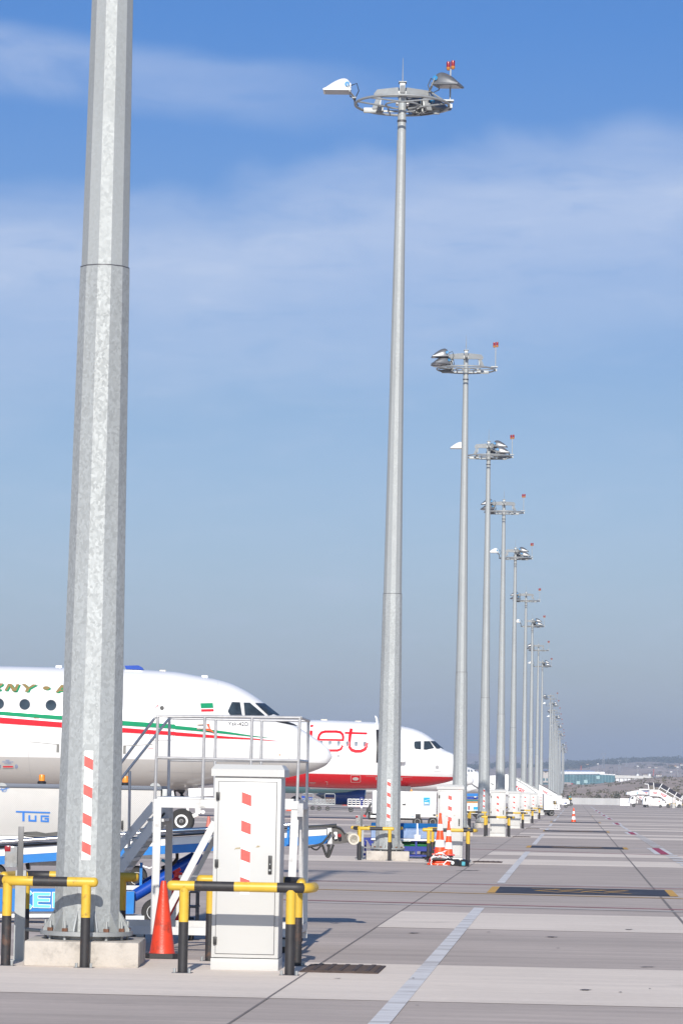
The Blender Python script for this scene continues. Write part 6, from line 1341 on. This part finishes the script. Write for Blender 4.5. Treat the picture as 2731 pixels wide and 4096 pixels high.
for i in range(420):
    px = random.uniform(2240, 2760); d_ = random.uniform(760, 1520) if i % 3 else random.uniform(3000, 5200); x_ = (px - CX) / F * d_; b = V((x_, d_, height(px, d_, x_))); s = random.uniform(.25, .8) * (1 if d_ < 2000 else 3.5); crown(mb, b + V((0, 0, s * .3)), s * 1.5, s * .6, 12, s * .5)
sc = mb.build('scrub', leafm[1]); sc['kind'] = 'stuff'
# ------------------------------------------------------------------ far buildings
d = 2650
gb = thing('glass_building', 'long teal glass fronted building with a white roof level, beyond the fence', 'building', onground(2340, d)); gl = gb.location
tglass = mat('teal_curtain_wall', (.055, .155, .185), .2, 0, .25, .15, stretch=(1, 1, .3), dirt=(.22, .38, .40), dirt_amt=.5, dscale=.12, dpos=.6)
flat(gb, 'curtain_wall', tglass, zI, [(-260, 308), (555, 308), (710, 318), (710, 415), (460, 450), (-260, 450)], d, 25)
mb = MB(gl)
for k in range(24): x_ = -250 + k * 40; mb.bar(P(zI(x_, 310), d - .4), P(zI(x_, 448 if x_ < 460 else 415), d - .4), .5, .3)
for y_ in (342, 378, 412): mb.bar(P(zI(-260, y_), d - .4), P(zI(600, y_), d - .4), .3, .3)
mb.build('mullions', mat('mullion_teal', (.13, .27, .30), .5), gb)
for x_, y_ in ((345, 395), (500, 345), (250, 410)): flat(gb, 'window_blind', mat('pale_blind', (.35, .52, .52), .6), zI, [(x_ - 22, y_ - 20), (x_ + 22, y_ - 20), (x_ + 22, y_ + 20), (x_ - 22, y_ + 20)], d - .6, .3)  # pale blind panels on the curtain wall
flat(gb, 'upper_storey', white, zI, [(-260, 268), (520, 272), (525, 300), (-260, 304)], d + 2, 20); rf = flat(gb, 'roof', mat('blue_roof', (.10, .17, .34), .5, 0, .1, .3), zI, [(-260, 252), (380, 256), (460, 262), (460, 272), (-260, 266)], d + 3, 18); flat(gb, 'parapet', white, zI, [(520, 298), (715, 304), (715, 318), (520, 309)], d - .3, 24)
flat(gb, 'vent', whited, zI, [(525, 272), (585, 275), (585, 298), (525, 298)], d + 6, 6)
wb = thing('white_building', 'low white building with a row of narrow dark gaps, right of the glass building', 'building', onground(2530, d)); 
flat(wb, 'wall', mat('white_render', (.62, .60, .56), .8, 0, .06, .2), zI, [(712, 314), (1190, 330), (1190, 361), (712, 352)], d, 22); flat(wb, 'lower_wall', white, zI, [(712, 356), (1190, 366), (1190, 420), (712, 420)], d + .6, 20)
for x_ in (718, 767, 823, 864, 920, 962, 1005, 1060, 1110): flat(wb, 'gap', darksteel, zI, [(x_ - 4, 354), (x_ + 4, 354), (x_ + 4, 420), (x_ - 4, 420)], d + .3, .2)
for x_ in (995, 1145): p_ = P(zI(x_, 315), d + 5); mb = MB(wb.location); mb.lathe([(1.2, -.8), (1.3, 0), (.8, .9), (0, 1.2)], 12, p_); mb.build('roof_dome', white, wb)
tw = thing('office_building', 'pale beige office block with green windows glimpsed between the masts', 'building', onground(2180, d)); 
flat(tw, 'wall', mat('beige_render', (.52, .48, .44), .8, 0, .05, .2), zQ, [(360, 205), (640, 210), (640, 500), (360, 500)], d - 60, 20); flat(tw, 'roof', rf.data.materials[0], zQ, [(340, 180), (680, 182), (680, 204), (340, 202)], d - 62, 24)
for x_ in (470, 545): flat(tw, 'window', tglass, zQ, [(x_ - 25, 395), (x_ + 15, 395), (x_ + 15, 455), (x_ - 25, 455)], d - 60.5, .3)
flat(tw, 'window', glassd, zQ, [(495, 230), (525, 230), (525, 252), (495, 252)], d - 60.5, .3); flat(tw, 'entrance', glassd, zQ, [(440, 505), (640, 505), (640, 530), (440, 530)], d - 60.5, .3)
rt_ = thing('lorry', 'grey covered lorry with a bright red cab before the glass building', 'lorry', onground(2275, 2480)); d = 2480
flat(rt_, 'load_cover', mat('tarpaulin', (.34, .30, .29), .8, 0, .1, .5), zI, [(20, 405), (155, 405), (163, 420), (163, 438), (20, 438)], d, 2.5); flat(rt_, 'cab', mat('red_cab', (.55, .03, .07), .4), zI, [(166, 415), (185, 415), (193, 432), (192, 450), (166, 450)], d, 2.4); flat(rt_, 'chassis', redp, zI, [(20, 439), (165, 439), (165, 446), (20, 446)], d, 2.3)
for x_ in (40, 70, 130, 178): wheel(rt_, P(zI(x_, 450), d + .1), .5, .3)
for i, (x0_, y0_, x1_, y1_, d_, c_) in enumerate(((1385, 183, 1482, 206, 4700, 'long low ochre house among the trees'), (1530, 164, 1568, 192, 4700, 'white house at the right edge of the hillside'), (1225, 300, 1295, 325, 3200, 'cream house with a red roof above the long white building'), (1120, 205, 1160, 218, 4300, 'small cream house under the ridge trees'), (1205, 208, 1250, 221, 4300, 'low white house below the ridge trees'), (355, 170, 383, 182, 5200, 'tiny ochre house in the woodland left of the pylons'), (1060, 297, 1120, 318, 3200, 'grey shed behind the long white building'))):
    b = P(zI((x0_ + x1_) / 2, y1_), d_); hh = thing('house', c_, 'house', b); x0p, x1p = P(zI(x0_, y0_), d_), P(zI(x1_, y1_), d_); zt, zb2 = x0p.z, x1p.z; he = (zt - zb2)
    mb = MB(b); mb.box(x0p.x, x1p.x, d_, d_ + 9, zb2 - .6, zb2 + he * .65); mb.build('wall', mat('house_wall', ((.50, .36, .22) if i in (0, 5) else (.58, .55, .50)), .8), hh)
    mb = MB(b); mb.prism([V((x0p.x - .5, d_ - .5, zb2 + he * .65)), V((x0p.x - .5, d_ + 9.5, zb2 + he * .65)), V((x0p.x - .5, d_ + 4.5, zt))], (x1p.x - x0p.x + 1, 0, 0)); mb.build('roof', mat('house_roof', (.30, .14, .09), .8), hh)
    mb = MB(b); n_ = max(2, int((x1p.x - x0p.x) / 4))
    for k in range(n_): x_ = x0p.x + (x1p.x - x0p.x) * (k + .5) / n_; mb.box(x_ - .6, x_ + .6, d_ - .06, d_ - .02, zb2 + he * .2, zb2 + he * .45)
    mb.build('windows', glassd, hh)
# pylons and lamp posts
pm = mat('pylon_grey', (.22, .23, .25), .6, .3)
for x_, yt_, yb_, d_, l_ in ((565, 40, 235, 4800, 'tall lattice power pylon with a wide head, leftmost of three'), (765, 125, 285, 4200, 'lattice power pylon in the middle of three'), (855, 118, 260, 5000, 'lattice power pylon rightmost of three')):
    b = P(zI(x_, yb_), d_); tp_ = P(zI(x_, yt_), d_); h = tp_.z - b.z; t = thing('power_pylon', l_, 'pylon', b, group='power pylons on the slope'); wb_ = h * .10; r_ = .16
    mb = MB(b)
    for sx_ in (-1, 1):
        for sy in (-1, 1): mb.bar(b + V((sx_ * wb_, sy * wb_, 0)), b + V((sx_ * wb_ * .22, sy * wb_ * .22, h * .8)), r_ * 2, r_ * 2)
    for k in range(9):
        z0 = h * .8 * k / 9; z1 = h * .8 * (k + 1) / 9; w0 = wb_ * (1 - .78 * k / 9); w1 = wb_ * (1 - .78 * (k + 1) / 9)
        for sy in (-1, 1): mb.bar(b + V((-w0, sy * w0, z0)), b + V((w1, sy * w1, z1)), r_, r_); mb.bar(b + V((w0, sy * w0, z0)), b + V((-w1, sy * w1, z1)), r_, r_)
    mb.build('tower', pm, t); mb = MB(b); a_ = h * .17
    for sx_ in (-1, 1): mb.bar(b + V((0, 0, h * .78)), b + V((sx_ * a_, 0, h * .95)), r_ * 2, r_ * 2); mb.bar(b + V((sx_ * a_, 0, h * .95)), b + V((sx_ * a_ * .4, 0, h)), r_ * 2, r_ * 2)
    mb.bar(b + V((-a_, 0, h * .95)), b + V((a_, 0, h * .95)), r_ * 2, r_ * 2); mb.bar(b + V((-a_ * .4, 0, h)), b + V((a_ * .4, 0, h)), r_ * 2, r_ * 2); mb.build('cross_arm', pm, t)
for x_, yt_, yb_, d_, l_ in ((995, 208, 312, 2700, 'tall white lamp post standing behind the long white building'), (1415, 280, 345, 2600, 'white post on the slope right of the long white building'), (497, 180, 275, 2900, 'thin lamp post rising behind the glass building roof'), (1497, 220, 330, 2700, 'thin lamp post near the right edge of the slope')):
    b, tp_ = P(zI(x_, yb_), d_), P(zI(x_, yt_), d_); t = thing('lamp_post', l_, 'lamp post', b, group='lamp posts beyond the fence'); mb = MB(b); mb.tube(b, tp_, .28, .16, 8); mb.build('pole', galv2, t); mb = MB(b); mb.box(tp_.x - 1, tp_.x + 1, tp_.y - .4, tp_.y + .4, tp_.z, tp_.z + .7, bev=.1); mb.build('lamp_head', white, t)
for x_, yt_, yb_, l_ in ((1198, 240, 325, 'leaning red crane jib right of the long white building'), (286, 195, 258, 'red and white lattice mast on the glass building roof')):
    d_ = 2680; b, tp_ = P(zI(x_ - (8 if x_ > 500 else 0), yb_), d_), P(zI(x_, yt_), d_); t = thing('crane' if x_ > 500 else 'radio_mast', l_, 'crane' if x_ > 500 else 'mast', b); mb = MB(b); mb.bar(b, tp_, .9, .9); mb.build('jib' if x_ > 500 else 'tower', mat('faded_red', (.32, .08, .07), .6), t)
# ------------------------------------------------------------------ air
hz2 = mat('haze_air', (1, 1, 1)); t = hz2.node_tree; t.nodes.clear(); oo = t.nodes.new('ShaderNodeOutputMaterial'); vp = t.nodes.new('ShaderNodeVolumePrincipled')
vp.inputs['Color'].default_value = (.62, .74, .95, 1); vp.inputs['Density'].default_value = .00016; vp.inputs['Anisotropy'].default_value = 0
t.links.new(vp.outputs[0], oo.inputs['Volume'])
mb = MB(); mb.box(-9000, 9000, -100, 14000, -1.5, 240); hb = mb.build('haze', hz2); hb['kind'] = 'stuff'
